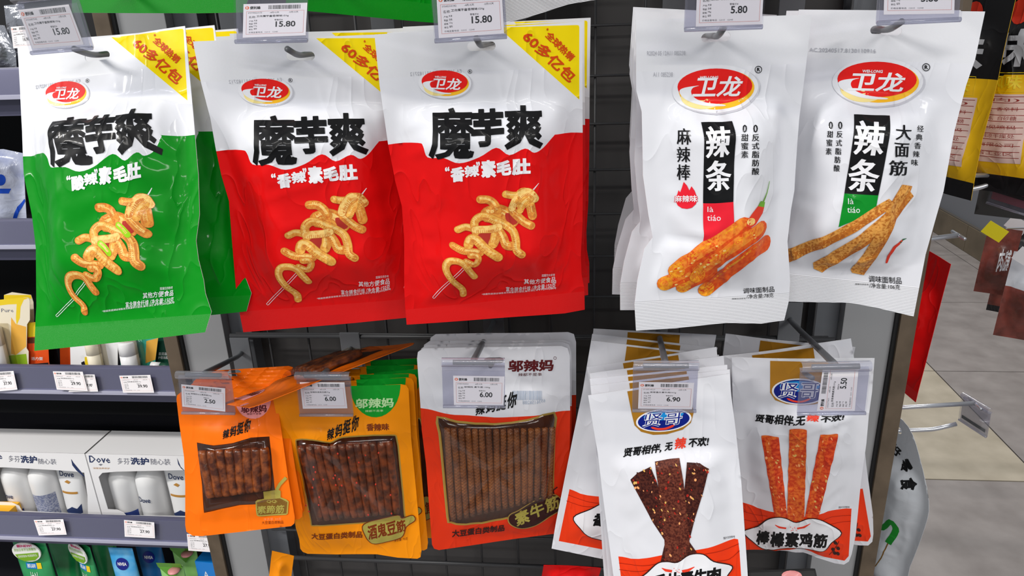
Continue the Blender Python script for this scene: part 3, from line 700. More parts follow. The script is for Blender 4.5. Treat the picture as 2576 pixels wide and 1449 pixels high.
texts(P, q8, [('调味面制品', 752, 762, 1002, 812, .06, i_black, .004), ('/净含量:106克', 757, 818, 990, 856, .06, i_black, 0), ('图案仅供参考', 650, 822, 752, 834, .03, i_black, 0)])
texts(P, q, [('AC.20240517.8130110916', 300, 362, 806, 392, .02, i_grey, .01)])
P.build('lettering', shE, bagE, 'black vertical lettering and white characters')
P = Print()
def bar(pts, ly, side):
    P.poly([q8(*p) for p in pts], i_tan1, ly); P.poly([q8(*p) for p in side], i_tan2, ly+.2)
bar([(140, 560), (905, 180), (945, 215), (900, 262), (150, 662)], 3, [(140, 605), (660, 370), (890, 240), (905, 262), (560, 480), (150, 662)])
bar([(330, 665), (700, 440), (1045, 100), (1092, 160), (985, 300), (720, 545), (400, 740), (335, 710)], 4, [(400, 740), (405, 705), (700, 530), (1000, 255), (1060, 140), (1092, 160), (985, 300), (720, 545)])
bar([(615, 715), (900, 240), (1005, 72), (1080, 85), (1055, 150), (960, 330), (800, 640), (715, 758), (625, 740)], 5, [(715, 758), (705, 720), (800, 580), (960, 280), (1062, 110), (1080, 85), (1055, 150), (960, 330), (800, 640)])
P.stroke([q8(888, 662), q8(905, 610), q8(950, 545), q8(1000, 500)], [u*16, u*24, u*26, u*18], i_chil, 3, cap=True); P.stroke([q8(990, 512), q8(1010, 490), q8(1036, 482)], [u*20, u*14, u*4], i_dstem, 3.4)
P.build('food_picture', shE, bagE, 'printed picture of tan wheat sticks and a chilli')
# ------------------------------------------------------------------ lower row pouches
film_o = mat('orange_film', (244, 112, 8), .45, .14, coat=.1, bump=('c', 22, .30, .0018))
film_oy = mat('amber_film', (246, 146, 6), .45, .14, coat=.1, bump=('c', 22, .30, .0018))
film_ro = mat('red_orange_film', (226, 52, 18), .45, .14, coat=.1, bump=('c', 22, .30, .0018))
i_win = ink('window_brown', (74, 34, 12), var=((44, 18, 6), 60, .35, .7)); i_gold = mat('gold_print', (196, 168, 84), .3, .5, .6); i_goldp = mat('gold_panel_print', (182, 126, 26), .34, .5, .25, bump=('c', 22, .30, .0018))
i_pink = ink('pink_print', (246, 160, 160)); i_mar = ink('maroon_ink', (92, 24, 28)); i_green = ink('half_disc_green_ink', (16, 156, 44)); i_mint = ink('mint_ink', (190, 232, 170)); i_brn = ink('brown_ink', (120, 48, 12))
i_olive = ink('olive_badge_ink', (168, 156, 74)); i_dk = ink('dark_badge_ink', (54, 26, 24)); i_dol = ink('badge_olive_brown_ink', (122, 88, 34)); i_salm = ink('salmon_ink', (252, 150, 90)); i_bar = ink('faint_blue_bar_ink', (170, 182, 200))
i_navy = ink('navy_ink', (8, 30, 130)); i_sky = ink('sky_ink', (24, 140, 214)); i_rz = ink('scarlet_ink', (236, 58, 18)); i_rzl = ink('scarlet_line_ink', (150, 28, 10)); i_slog = ink('slogan_red_ink', (238, 66, 44))
i_jerk = ink('jerky_print', (74, 30, 24), var=((116, 60, 44), 520, .42, .6)); i_jerk2 = ink('jerky_shade_print', (52, 20, 18), var=((84, 40, 30), 520, .42, .6)); i_seed = ink('seed_print', (226, 178, 96)); i_speck = ink('red_speck_print', (176, 40, 30))
i_rs1 = ink('red_stick_print', (222, 84, 38), var=((190, 46, 24), 300, .4, .62)); i_rs2 = ink('red_stick_mid_print', (230, 112, 44), var=((200, 62, 28), 300, .4, .62)); i_rs3 = ink('red_stick_light_print', (248, 170, 110))
snack = mat('braised_snack', (140, 72, 28), .34, .4, coat=.2, var=((70, 28, 10), 120, .35, .62), bump=('n', 140, .45, .0012))
snack_r = mat('spicy_braised_snack', (132, 62, 24), .32, .4, coat=.25, var=((66, 26, 10), 120, .35, .62), bump=('n', 150, .5, .0012))
snack_b = mat('plain_braised_snack', (140, 82, 34), .36, .45, coat=.2, var=((98, 50, 18), 70, .35, .68), bump=('x', 150, .45, .0010))
film_win = clear('window_film', (246, 240, 230), .10, .12, 0, .07)
rnd = random.Random(12)
def rolls(root, sh, L, qd, ends, wpx, m, seeds=0):
    """twisted snack rolls lying under the clear window; ends are (top, bottom) points"""
    u = np.linalg.norm(qd(10, 0)-qd(0, 0))/10; r = wpx*u*.5
    for a, b in ends:
        n = 15; pts = []; rad = []
        ph = rnd.uniform(0, 6)
        for i in range(n):
            t = i/(n-1); p = qd(a[0]+(b[0]-a[0])*t+2.2*math.sin(ph+t*5), a[1]+(b[1]-a[1])*t)
            y = float(sh.front(X([p[0]]), X([p[1]]))[0]); pts.append((p[0], y-r*.30, p[1]))
            rad.append(r*(1+.03*math.sin(ph+t*13))*(1 if 0 < i < n-1 else .86))
        tube('snack_roll', pts, rad, m, root, 8)
    if seeds:
        x0 = min(e[0][0] for e in ends); x1 = max(e[1][0] for e in ends); y0 = ends[0][0][1]; y1 = ends[0][1][1]
        chil = mat('chilli_flake', (206, 50, 24), .3)
        for k in range(seeds):
            p = qd(rnd.uniform(x0+20, x1-20), rnd.uniform(y0+20, y1-30)); y = float(sh.front(X([p[0]]), X([p[1]]))[0])-r*1.26
            bm = bmesh.new(); bmesh.ops.create_icosphere(bm, subdivisions=1, radius=1)
            for v in bm.verts: v.co = Vector((p[0]+v.co.x*.0011, y+v.co.y*.0005, p[1]+v.co.z*.0015))
            bmobj('chilli_flake', bm, chil, root)
def window_film(root, sh, poly, lift):
    """clear film domed over the rolls"""
    c = np.mean(poly, 0); rings = [1.0, .93, .8, .6, .35, .12]; V = []; Fs = []; n = len(poly)
    for k, s_ in enumerate(rings):
        for p in poly:
            w = c+(p-c)*s_; y = float(sh.front(X([w[0]]), X([w[1]]))[0])-.0008-lift*(1-max(0, (s_-.86)/.14)**2)-(.0007*math.sin(w[0]*260+w[1]*190) if 0 < k < 5 else 0)
            V.append((w[0], y, w[1]))
    for k in range(len(rings)-1):
        for i in range(n): j = (i+1) % n; Fs.append((k*n+i, k*n+j, (k+1)*n+j, (k+1)*n+i))
    Fs.append(tuple(range((len(rings)-1)*n, len(rings)*n)))
    return mesh('clear_window', V, Fs, film_win, root, smooth=True)
def brush(P, q, x0, y0, x1, y1, sl, m):
    """slanted hand-written slogan of four characters"""
    w = (x1-x0)/4; tall = [.55, .62, .72, .8]
    for k, t in enumerate('辣妈挺你'):
        h = (y1-y0)*tall[k]; xx = x0+k*w; yy = y1+sl*(xx-x0)
        P.text(t, q(xx+h*.10, yy-h), q(xx+w*.92+h*.10, yy-h+sl*w), q(xx, yy), m, .03, 4)

# small orange pouch
frF = Frame((-.3794, .6600, 1.1363), (-16.2, -3.7, 3.2))
ofF = [(445, 1004), (447, 994), (456, 986), (560, 979), (676, 972), (686, 975), (692, 984), (703, 1050), (725, 1200), (742, 1300), (741, 1316), (733, 1323), (600, 1339), (510, 1348), (486, 1347), (470, 1337), (467, 1320), (467, 1220), (464, 1150), (452, 1065)]
bagF, shF, LF = pouch('F', 'snack_pouch', frF, ofF, .004, 'small orange pouch with a pink half disc and brown rolls, lowest left hook', 'snack bag', 'orange snack pouches with a clear window', seed=21, side=.006, top=.03, bot=.012, rs=.03, rv=.03, amp=.5)
q = mk(LF, 2.459, 440, 860)
c, e, h = LF(532, 991), LF(550, 990), LF(532, 985); shF.hole = c
winF = [q(*p) for p in [(136, 622), (240, 640), (360, 625), (470, 592), (585, 585), (604, 780), (625, 975), (500, 1005), (400, 1010), (180, 1058), (165, 860)]]
body('pouch_body', shF, [film_o, i_win], bagF, [slot(c, e-c, X([0, max(.0036, h[1]-c[1])]))], [(winF, 1)])
P = Print(); P.poly([q(370, 345), q(594, 338)]+[q(484+112*math.cos(a), 350+126*math.sin(a)) for a in np.linspace(0, math.pi, 14)], i_pink, 1)
texts(P, q, [('邬辣妈', 410, 392, 570, 440, -.03, i_mar, .03), ('辣都不是事', 446, 440, 536, 452, -.03, i_mar, 0)]); P.build('brand_mark', shF, bagF, 'pink half disc with maroon characters')
P = Print(); brush(P, q, 296, 500, 470, 604, -.30, i_black); texts(P, q, [('净含量: 20克', 550, 1088, 660, 1104, -.03, i_salm, 0), ('大豆蛋白类制品', 538, 1108, 672, 1128, -.03, i_brn, 0)]); P.build('lettering', shF, bagF)
P = Print(); P.poly([q(*p) for p in [(500, 985), (512, 975), (552, 968), (548, 925), (640, 912), (655, 920), (655, 960), (690, 972), (706, 985), (700, 1060), (690, 1068), (520, 1076), (508, 1070)]], i_olive, 11); P.poly([q(*p) for p in [(508, 990), (556, 974), (650, 966), (698, 990), (692, 1060), (522, 1068), (514, 1060)]], i_dol, 11.5)
P.stroke([q(630, 915), q(650, 880), q(690, 838)], .0035, i_olive, 11); texts(P, q, [('QQ', 568, 976, 630, 996, -.03, i_olive, .03), ('素蹄筋', 512, 1012, 680, 1060, -.04, i_olive, .02)], 13)
P.build('badge', shF, bagF, 'olive jar shaped badge')
rolls(bagF, shF, LF, q, [((178+k*54, 668-k*3), (232+k*48, 955-k*6)) for k in range(8)], 66, snack); window_film(bagF, shF, winF, .0052)

# amber pouch
frG = Frame((-.2524, .6600, 1.1426), (-.3, .3, 3.6))
g5 = lambda p: (440+p[0]/2.459, 860+p[1]/2.459)
bagG, shG, LG = pouch('G', 'snack_pouch', frG, [g5(p) for p in [(603, 330), (608, 312), (630, 300), (1000, 281), (1400, 262), (1432, 268), (1446, 290), (1452, 400), (1462, 600), (1490, 900), (1526, 1290), (1520, 1328), (1500, 1338), (1380, 1331), (1250, 1312), (1000, 1316), (820, 1312), (790, 1300), (775, 1280), (768, 1220), (748, 1150), (728, 1000), (690, 750), (640, 500)]], .005,
    'amber pouch with a green half disc and spicy brown rolls in its window', 'snack bag', 'orange snack pouches with a clear window', seed=24, side=.007, top=.04, bot=.012, rs=.03, rv=.03, amp=.45)
q = mk(LG, 2.459, 440, 860); c, e, h = LG(846, 985), LG(868, 984), LG(846, 978); shG.hole = c
winG = [q(*p) for p in smoothline([(752, 640), (765, 604), (850, 606), (960, 622), (1010, 598), (1080, 586), (1330, 576), (1372, 600), (1392, 760), (1420, 1060), (1405, 1095), (1200, 1115), (880, 1135), (842, 1105), (800, 880)], 3, True)]
body('pouch_body', shG, [film_oy, i_win], bagG, [slot(c, e-c, X([0, max(.0036, h[1]-c[1])]))], [(winG, 1)])
P = Print(); P.stroke(winG, .0016, i_gold, 1, closed=True); P.build('window_border', shG, bagG, 'thin gold border')
P = Print(); P.poly([q(1085, 272), q(1396, 263)]+[q(1240+155*math.cos(a), 270+196*math.sin(a)) for a in np.linspace(.1, math.pi, 16)], i_green, 1)
texts(P, q, [('邬辣妈', 1116, 350, 1355, 412, -.03, i_mint, .03), ('辣都不是事', 1178, 420, 1290, 434, -.03, i_mint, 0)]); P.build('brand_mark', shG, bagG, 'green half disc with pale characters')
P = Print(); brush(P, q, 940, 482, 1135, 610, -.32, i_black); texts(P, q, [('香辣味', 1185, 505, 1325, 552, -.02, i_brn, .03), ('大豆蛋白类制品', 846, 1178, 1162, 1218, -.03, i_brn, .03), ('净含量: 70克', 1355, 1222, 1440, 1238, -.2, i_brn, 0)]); P.build('lettering', shG, bagG)
P = Print(); bt = smoothline([(1160, 1140), (1195, 1112), (1260, 1095), (1380, 1068), (1404, 1088), (1462, 1070), (1484, 1080), (1484, 1105), (1432, 1140), (1415, 1190), (1380, 1215), (1245, 1246), (1200, 1228), (1175, 1190)], 3, True)
P.poly([q(*p) for p in bt], i_olive, 11); P.stroke([q(*p) for p in bt], .0011, i_brn, 11.6, closed=True)
for k, t in enumerate('酒鬼豆筋'): P.text(t, q(1190+k*58, 1136-k*9), q(1248+k*58, 1118-k*9), q(1200+k*58, 1222-k*13), i_brn, .03, 13)
P.build('badge', shG, bagG, 'olive bottle shaped badge')
rolls(bagG, shG, LG, q, [((785+k*49, 640-k*3), (900+k*43, 1092-k*4)) for k in range(12)], 58, snack_r, 26); window_film(bagG, shG, winG, .0068)

# red and white pouch
frH = Frame((-.0888, .6600, 1.1909), (5.4, 1.3, 10.8))
h3 = lambda p: (1000+p[0]/2.303, 820+p[1]/2.303)
bagH, shH, LH = pouch('H', 'snack_pouch', frH, [h3(p) for p in [(113, 190), (118, 152), (150, 130), (500, 122), (950, 116), (985, 128), (998, 175), (1000, 500), (996, 800), (985, 1000), (958, 1175), (940, 1200), (700, 1230), (240, 1296), (212, 1288), (200, 1265), (195, 1200), (165, 800), (140, 600), (132, 450)]], .0055,
    'white and vermilion pouch with plain brown rolls in a gold edged window', 'snack bag', 'vermilion snack pouches with a clear window', seed=27, side=.007, top=.045, bot=.012, rs=.03, rv=.03, amp=.4)
q = mk(LH, 2.303, 1000, 820); c, e, h = q(558, 200), q(615, 199), q(558, 186); shH.hole = c
cur = smoothline([q(*p) for p in [(60, 455), (135, 476), (330, 515), (560, 530), (800, 520), (1000, 490), (1080, 470)]], 4)
winH = [q(*p) for p in smoothline([(232, 526), (350, 555), (560, 568), (750, 545), (906, 502), (908, 600), (900, 850), (890, 985), (800, 1030), (640, 1110), (400, 1148), (310, 1136), (290, 1105), (262, 800), (244, 620)], 2, True)]
body('pouch_body', shH, [film_w, film_ro, i_win], bagH, [slot(c, e-c, X([0, max(.0036, h[1]-c[1])]))], [(cur+[X([.2, -.1]), X([.2, -.4]), X([-.2, -.4]), X([-.2, -.1])], 1), (winH, 2)])
P = Print(); P.stroke(winH, .0028, i_gold, 1, closed=True); P.build('window_border', shH, bagH, 'thin gold border')
P = Print(); texts(P, q, [('邬辣妈', 640, 196, 905, 266, -.02, i_mar, .035), ('辣都不是事', 700, 272, 836, 290, -.02, i_mar, 0)])
P.ring(ellipse_pts(q(912, 185), q(921, 185), q(912, 194), 16), ellipse_pts(q(912, 185), q(919, 185), q(912, 192), 16), i_mar, 2); P.build('brand_mark', shH, bagH, 'maroon brand characters')
P = Print(); brush(P, q, 450, 400, 690, 520, -.22, i_black); texts(P, q, [('大豆蛋白类制品', 316, 1178, 622, 1224, -.1, i_dk, .03)])
x = 665
while x < 838: w = rnd.choice((2, 3, 4, 6)); P.poly([q(x, 375), q(x+w, 375), q(x+w, 428), q(x, 428)], i_bar, 2); x += w+rnd.choice((2, 3, 4))
P.text('6936158288', q(855, 420), q(725, 432), q(855, 440), i_bar, 0, 2); P.build('lettering', shH, bagH)
P = Print(); bt = smoothline([(640, 1122), (652, 1090), (700, 1066), (790, 1012), (895, 972), (952, 1008), (940, 1062), (880, 1102), (800, 1152), (720, 1170), (662, 1152)], 4, True)
P.poly([q(*p) for p in bt], i_dk, 11); P.stroke([q(*p) for p in bt], .0013, i_gold, 11.6, closed=True); P.stroke([q(905, 975), q(900, 950), q(925, 930)], .0016, i_dk, 11)
for k, t in enumerate('素牛筋'): P.text(t, q(672+k*86, 1085-k*40), q(752+k*86, 1050-k*40), q(690+k*86, 1160-k*38), i_olive, .03, 13)
P.build('badge', shH, bagH, 'dark peanut shaped badge')
rolls(bagH, shH, LH, q, [((285+k*40.5, 592-(k-7)**2*.1), (325+k*37, 1118-k*9)) for k in range(16)], 45, snack_b); window_film(bagH, shH, winH, .0056)

# white pouches with a gold panel and scarlet foot
def gold_print(root, sh, q, c, gold, lips, red, lines, slog, name, chil, foot):
    P = Print(); P.poly([q(*p) for p in gold], i_goldp, 1); P.build('gold_panel', sh, root, 'gold panel around the hanging slot')
    P = Print(); cx, cy, rx, ry, sl = c
    E_ = lambda dx, dy, ax, ay, m, ly: P.ell(q(cx+dx, cy+dy), q(cx+dx+ax, cy+dy+sl*ax), q(cx+dx-sl*ay, cy+dy+ay), m, ly)
    E_(0, 0, rx, ry, i_white, 2); E_(0, 0, rx*.93, ry*.9, i_navy, 3); E_(0, -ry*.42, rx*.72, ry*.40, i_sky, 4)
    P.text('贤', q(cx-.68*rx, cy-.72*ry-sl*rx*.6), q(cx+.02*rx, cy-.72*ry), q(cx-.78*rx, cy+.52*ry-sl*rx*.6), i_white, .06, 6); P.text('哥', q(cx+.06*rx, cy-.74*ry), q(cx+.72*rx, cy-.74*ry+sl*rx*.6), q(cx-.02*rx, cy+.50*ry), i_white, .06, 6)
    P.text('贤', q(cx-.66*rx, cy-.68*ry-sl*rx*.6), q(cx, cy-.68*ry), q(cx-.76*rx, cy+.48*ry-sl*rx*.6), i_navy, .0, 7); P.text('哥', q(cx+.08*rx, cy-.70*ry), q(cx+.70*rx, cy-.70*ry+sl*rx*.6), q(cx, cy+.46*ry), i_navy, .0, 7)
    P.stroke([q(cx+a*rx, cy+b*ry+sl*a*rx) for a, b in smoothline([(-.45, .5), (-.2, .72), (.1, .74), (.4, .5)], 3)], [.0004]+[.0022]*8+[.0004], i_slog, 5); P.build('logo', sh, root, 'blue oval brand emblem with white characters')
    P = Print()
    for it in slog: P.text(it[0], q(*it[1]), q(*it[2]), q(*it[3]), it[4], it[5], 4)
    P.build('slogan_lettering', sh, root, 'black slogan with one red character')
    P = Print()
    for ln in lines: P.stroke([q(*p) for p in smoothline(ln, 3)], .0005, i_rzl, 2)
    if foot: P.text('图片仅供参考', q(*foot[0]), q(*foot[1]), q(*foot[2]), i_black, 0, 2)
    P.build('small_print', sh, root)
    P = Print(); lp = [q(*p) for p in smoothline(lips, 4, True)]; P.poly(lp, i_white, 9); P.stroke(lp, .0012, i_dk, 10, closed=True)
    for it in name: P.text(it[0], q(*it[1]), q(*it[2]), q(*it[3]), i_black, .045, 11)
    x, y, s_ = chil
    P.stroke([q(x-100*s_, y-14*s_), q(x-75*s_, y), q(x-35*s_, y+6*s_)], [.0008, .003, .003], i_slog, 11); P.stroke([q(x+30*s_, y+8*s_), q(x+70*s_, y), q(x+110*s_, y-22*s_)], [.003, .003, .0006], i_slog, 11)
    for k in range(7): a, b = rnd.uniform(-30, 30)*s_, rnd.uniform(-14, 20)*s_; P.ell(q(x+a, y+b), q(x+a+4*s_, y+b), q(x+a, y+b+4*s_), i_pink, 11, 8)
    P.build('name_lettering', sh, root, 'lip shaped white plaque with black product name')
frJ = Frame((.2005, .6362, 1.1911), (11.1, -5.3, -9.6))
j7 = lambda p: (1780+p[0]/2.38, 840+p[1]/2.38)
bagJ, shJ, LJ = pouch('J', 'snack_pouch', frJ, [j7(p) for p in [(145, 142), (500, 146), (1000, 147), (985, 350), (965, 490), (950, 650), (915, 900), (885, 1200), (862, 1310), (845, 1355), (815, 1374), (760, 1366), (650, 1332), (570, 1292), (480, 1276), (350, 1284), (232, 1290), (215, 1050), (185, 800), (165, 600), (150, 400)]], .008,
    'white pouch with gold panel and three red sticks under a sideways price card', 'snack bag', 'white snack pouches with a gold panel', seed=31, side=.008, top=.055, bot=.006, rs=.03, rv=.03, amp=.8)
q = mk(LJ, 2.38, 1780, 840); c, e, h = q(575, 228), q(655, 230), q(575, 212); shJ.hole = c
redJ = [q(*p) for p in [(190, 1000), (215, 1010), (300, 1042), (420, 1070), (520, 1100), (640, 1088), (720, 1062), (800, 1048), (862, 1046), (845, 1330), (820, 1358), (700, 1335), (560, 1280), (400, 1300), (215, 1320)]]
body('pouch_body', shJ, [film_w, i_rz], bagJ, [slot(c, e-c, X([0, max(.0036, h[1]-c[1])]))], [(redJ, 1)])
gold_print(bagJ, shJ, q, (550, 345, 168, 78, .01), [(375, 160), (758, 166), (748, 300), (738, 360), (700, 402), (640, 420), (560, 426), (470, 418), (405, 395), (374, 350)],
    [(216, 1180), (300, 1150), (360, 1108), (420, 1095), (470, 1102), (530, 1126), (600, 1104), (660, 1106), (720, 1132), (800, 1188), (740, 1248), (690, 1298), (600, 1284), (480, 1278), (350, 1288), (270, 1240)], None,
    [[(670, 1130), (740, 1095), (858, 1085)], [(730, 1140), (800, 1125), (856, 1120)], [(215, 1060), (280, 1080), (360, 1090)], [(220, 1110), (280, 1122), (330, 1118)]],
    [('贤哥相伴,无', (293, 476), (588, 478), (283, 522), i_black, .035), ('辣', (596, 476), (672, 478), (588, 522), i_slog, .035), ('不欢!', (680, 478), (822, 480), (672, 526), i_black, .035)],
    [(t, (296+k*85, 1172+k*4), (380+k*85, 1176+k*4), (288+k*85, 1262+k*3)) for k, t in enumerate('棒棒素鸡筋')], (505, 1154, 1.0), ((785, 1032), (850, 1030), (785, 1044)))
P = Print(); u = np.linalg.norm(q(10, 0)-q(0, 0))/10
def rstick(pts, m, ly):
    (ax, ay), (bx_, by), w0, w1 = pts; pp = [q(ax+(bx_-ax)*t, ay+(by-ay)*t) for t in np.linspace(0, 1, 12)]; wd = [(w0+(w1-w0)*t)*u*(1+.04*math.sin(t*31)) for t in np.linspace(0, 1, 12)]
    P.stroke(pp, wd, m, ly); P.stroke([p+X([-.18, 0])*w for p, w in zip(pp, wd)], [w*.3 for w in wd], i_rs2, ly+.3); P.ell(pp[0], pp[0]+X([w0*u*.5, 0]), pp[0]+X([0, w0*u*.14]), i_rs2, ly+.5, 18)
    for k in range(16):
        t = rnd.random(); x, y = ax+(bx_-ax)*t+rnd.uniform(-.4, .4)*w0, ay+(by-ay)*t; P.ell(q(x, y), q(x+rnd.uniform(3, 9), y+rnd.uniform(-6, 6)), q(x+2, y+rnd.uniform(4, 9)), rnd.choice((i_rs3, i_seed, i_rs3)), ly+.7, 8)
rstick([(374, 620), (440, 1098), 106, 82], i_rs1, 3); rstick([(730, 612), (622, 1098), 104, 86], i_rs1, 3.8); rstick([(542, 576), (526, 1116), 104, 112], i_rs2, 5)
P.build('food_picture', shJ, bagJ, 'printed picture of three red spicy sticks')
P = Print()
for a, b in ((-18, 8), (0, -30), (20, 2), (-6, 30), (18, 34)): P.ell(q(765+a*.8, 1280+b), q(765+a*.8+6, 1272+b), q(765+a*.8+10, 1296+b-8), i_dk, 2, 10)
P.stroke([q(728, 1322), q(760, 1285), q(786, 1240)], .0006, i_dk, 2); P.build('wheat_mark', shJ, bagJ, 'small dark wheat ear')

frI = Frame((.0661, .6083, 1.1780), (-5.1, -7.9, -2.6))
i6 = lambda p: (1400+p[0]/2.303, 820+p[1]/2.303)
bagI, shI, LI = pouch('I', 'snack_pouch', frI, [i6(p) for p in [(183, 402), (500, 354), (1000, 276), (1012, 400), (1040, 620), (1070, 900), (1098, 1300), (1115, 1560), (1128, 1700), (372, 1722), (345, 1560), (330, 1449), (270, 1000), (240, 745), (212, 580)]], .007,
    'foremost white pouch with gold panel and dark jerky strips under the 6.90 card', 'snack bag', 'white snack pouches with a gold panel', seed=34, side=.008, top=.07, bot=.014, rs=.03, rv=.03, amp=.4)
q = mk(LI, 2.303, 1400, 820); c, e, h = q(600, 375), q(660, 366), q(598, 361); shI.hole = c
redI = [q(*p) for p in [(358, 1335), (430, 1348), (500, 1347), (620, 1326), (800, 1300), (1030, 1232), (1052, 1236), (1060, 1300), (1082, 1640), (400, 1668)]]
body('pouch_body', shI, [film_w, i_rz], bagI, [slot(c, e-c, X([0, max(.0036, h[1]-c[1])]))], [(redI, 1)])
gold_print(bagI, shI, q, (620, 545, 162, 66, -.10), [(410, 378), (758, 326), (775, 420), (795, 500), (778, 560), (730, 600), (640, 626), (560, 630), (490, 612), (452, 575), (436, 510)],
    [(440, 1500), (520, 1430), (585, 1372), (640, 1362), (700, 1366), (770, 1322), (850, 1320), (910, 1362), (1016, 1388), (985, 1450), (950, 1530), (850, 1580), (600, 1600), (500, 1560)], None,
    [[(362, 1372), (500, 1388), (600, 1372)], [(362, 1410), (470, 1422), (540, 1410)], [(860, 1320), (960, 1300), (1056, 1260)], [(930, 1362), (1000, 1350), (1060, 1300)]],
    [('贤哥相伴,', (396, 706), (618, 676), (384, 764), i_black, .035), ('无', (632, 676), (676, 670), (624, 726), i_black, .035), ('辣', (690, 648), (756, 640), (682, 716), i_slog, .035), ('不欢!', (768, 648), (886, 638), (760, 704), i_black, .035)],
    [(t, (560+k*78, 1440-k*10), (640+k*78, 1428-k*10), (556+k*78, 1530-k*9)) for k, t in enumerate('香片素牛肉')], (700, 1412, .9), ((966, 1222), (1032, 1212), (968, 1236)))
P = Print()
def strip(pts, m, ly):
    P.poly([q(*p) for p in pts], m, ly); a = np.array(pts); x0, y0 = a.min(0); x1, y1 = a.max(0); n = 0
    while n < 46:
        x, y = rnd.uniform(x0, x1), rnd.uniform(y0, y1)
        if inpoly([(x, y)], a)[0]:
            n += 1; s_ = rnd.uniform(3, 9); P.ell(q(x, y), q(x+s_*rnd.uniform(.6, 1), y+rnd.uniform(-5, 5)), q(x+2, y+s_), rnd.choice((i_seed, i_speck, i_speck, i_rs3, i_jerk2)), ly+.6, 7)
strip([(428, 890), (470, 850), (545, 815), (580, 900), (640, 1100), (700, 1250), (640, 1260), (560, 1140), (480, 990)], i_jerk2, 2.5)
strip([(755, 790), (830, 795), (882, 826), (850, 960), (800, 1120), (770, 1240), (700, 1250), (735, 1000)], i_jerk2, 3.2)
strip([(600, 1375), (625, 1270), (700, 1200), (770, 1250), (812, 1310), (740, 1350), (690, 1370)], i_jerk2, 3.6)
strip([(570, 785), (640, 772), (712, 765), (735, 900), (752, 1060), (770, 1250), (755, 1330), (690, 1366), (630, 1362), (625, 1240), (600, 1000)], i_jerk, 4.4)
P.build('food_picture', shI, bagI, 'printed picture of dark peppered jerky strips')
# ------------------------------------------------------------------ price cards, holders and hooks
p_paper = mat('card_paper', (238, 234, 236), .6); p_black = mat('card_black', (22, 22, 26), .6); p_orange = mat('card_orange', (238, 112, 62), .6); p_frame = mat('card_red_line', (216, 130, 116), .6); p_grey = mat('card_grey_text', (96, 94, 100), .6)
c_sheet = clear('holder_clear_sheet', (250, 250, 252), .08, .06, 0); c_back = clear('holder_back_sheet', (228, 228, 236), .10, .12, .07); c_edge = clear('holder_clear_edge', (214, 216, 228), .3, .08, .16)
def card_print(P, q, name, price, spec, seed, small=False):
    """q maps unit card coordinates (x to the right, y down) to the card's plane"""
    rn = random.Random(seed); tx = lambda t, x0, y0, x1, y1, m=p_black, b=0, r=1: P.text(t, q(x0, y0), q(x1, y0), q(x0, y1), m, b, 1, 0, r)
    P.ell(q(.06, .115), q(.092, .115), q(.06, .163), p_orange, 1, 16); P.text('B', q(.048, .085), q(.074, .085), q(.048, .145), p_paper, .05, 2, 0, 1)
    tx('便利蜂', .105, .07, .275, .165, b=.03)
    x = .40
    while x < .90:
        w = rn.choice((.004, .004, .008, .011)); P.tri([q(x, .05), q(x+w, .05), q(x+w, .17), q(x, .17)], [(0, 1, 2), (0, 2, 3)], p_black, 1); x += w+rn.choice((.004, .006, .009))
    for a, b, c, d in ((.05, .22, .96, .227), (.05, .90, .96, .907), (.05, .22, .0545, .907), (.9555, .22, .96, .907)): P.tri([q(a, b), q(c, b), q(c, d), q(a, d)], [(0, 1, 2), (0, 2, 3)], p_frame, 1)
    tx('69%011d' % rn.randrange(10**11), .075, .245, .30, .29, p_grey); tx('-4月15天', .42, .245, .57, .295); tx('-5月15天', .72, .245, .87, .295)
    tx('名称:', .09, .36, .205, .43); tx(name, .21, .34, .21+min(.62, .036*len(name)+.08), .41, b=.01)
    if not small:
        for k, (a, b) in enumerate((('产地:', '天津'), ('等级:', '合格'), ('规格:', spec), ('单位:', '袋'))): tx(a, .095, .49+k*.082, .165, .54+k*.082); tx(b, .172, .475+k*.082, .225, .525+k*.082)
    tx('零售价¥', .50, .47, .63, .52); tx(price, .52, .54, .52+.078*len(price)*.8, .71, b=.022, r=4); tx('价格监督电话:  12315   12345', .095, .83, .56, .875, p_grey)
def price_card(fr, quad, name, price, spec, seed, label, y=-.0002, kind='price cards in the hook holders'):
    a, b, c, d = (fr.L(*p) for p in quad)            # upper left, upper right, lower left, lower right
    root = empty('price_card', fr.world((0, y, 0)), fr.rot, label, 'price card', kind)
    q = lambda u, v: a*(1-u)*(1-v)+b*u*(1-v)+c*(1-u)*v+d*u*v
    V = [(p[0], yy, p[1]) for yy in (0, .0003) for p in (a, b, d, c)]
    mesh('card', V, [(3, 2, 1, 0), (4, 5, 6, 7), (0, 1, 5, 4), (1, 2, 6, 5), (2, 3, 7, 6), (3, 0, 4, 7)], p_paper, root)
    P = Print(.05); card_print(P, q, name, price, spec, seed); o = P.build('card_print', FLAT, root); o['label'] = 'printed price and product lines'; o['kind'] = 'stuff'
    return root
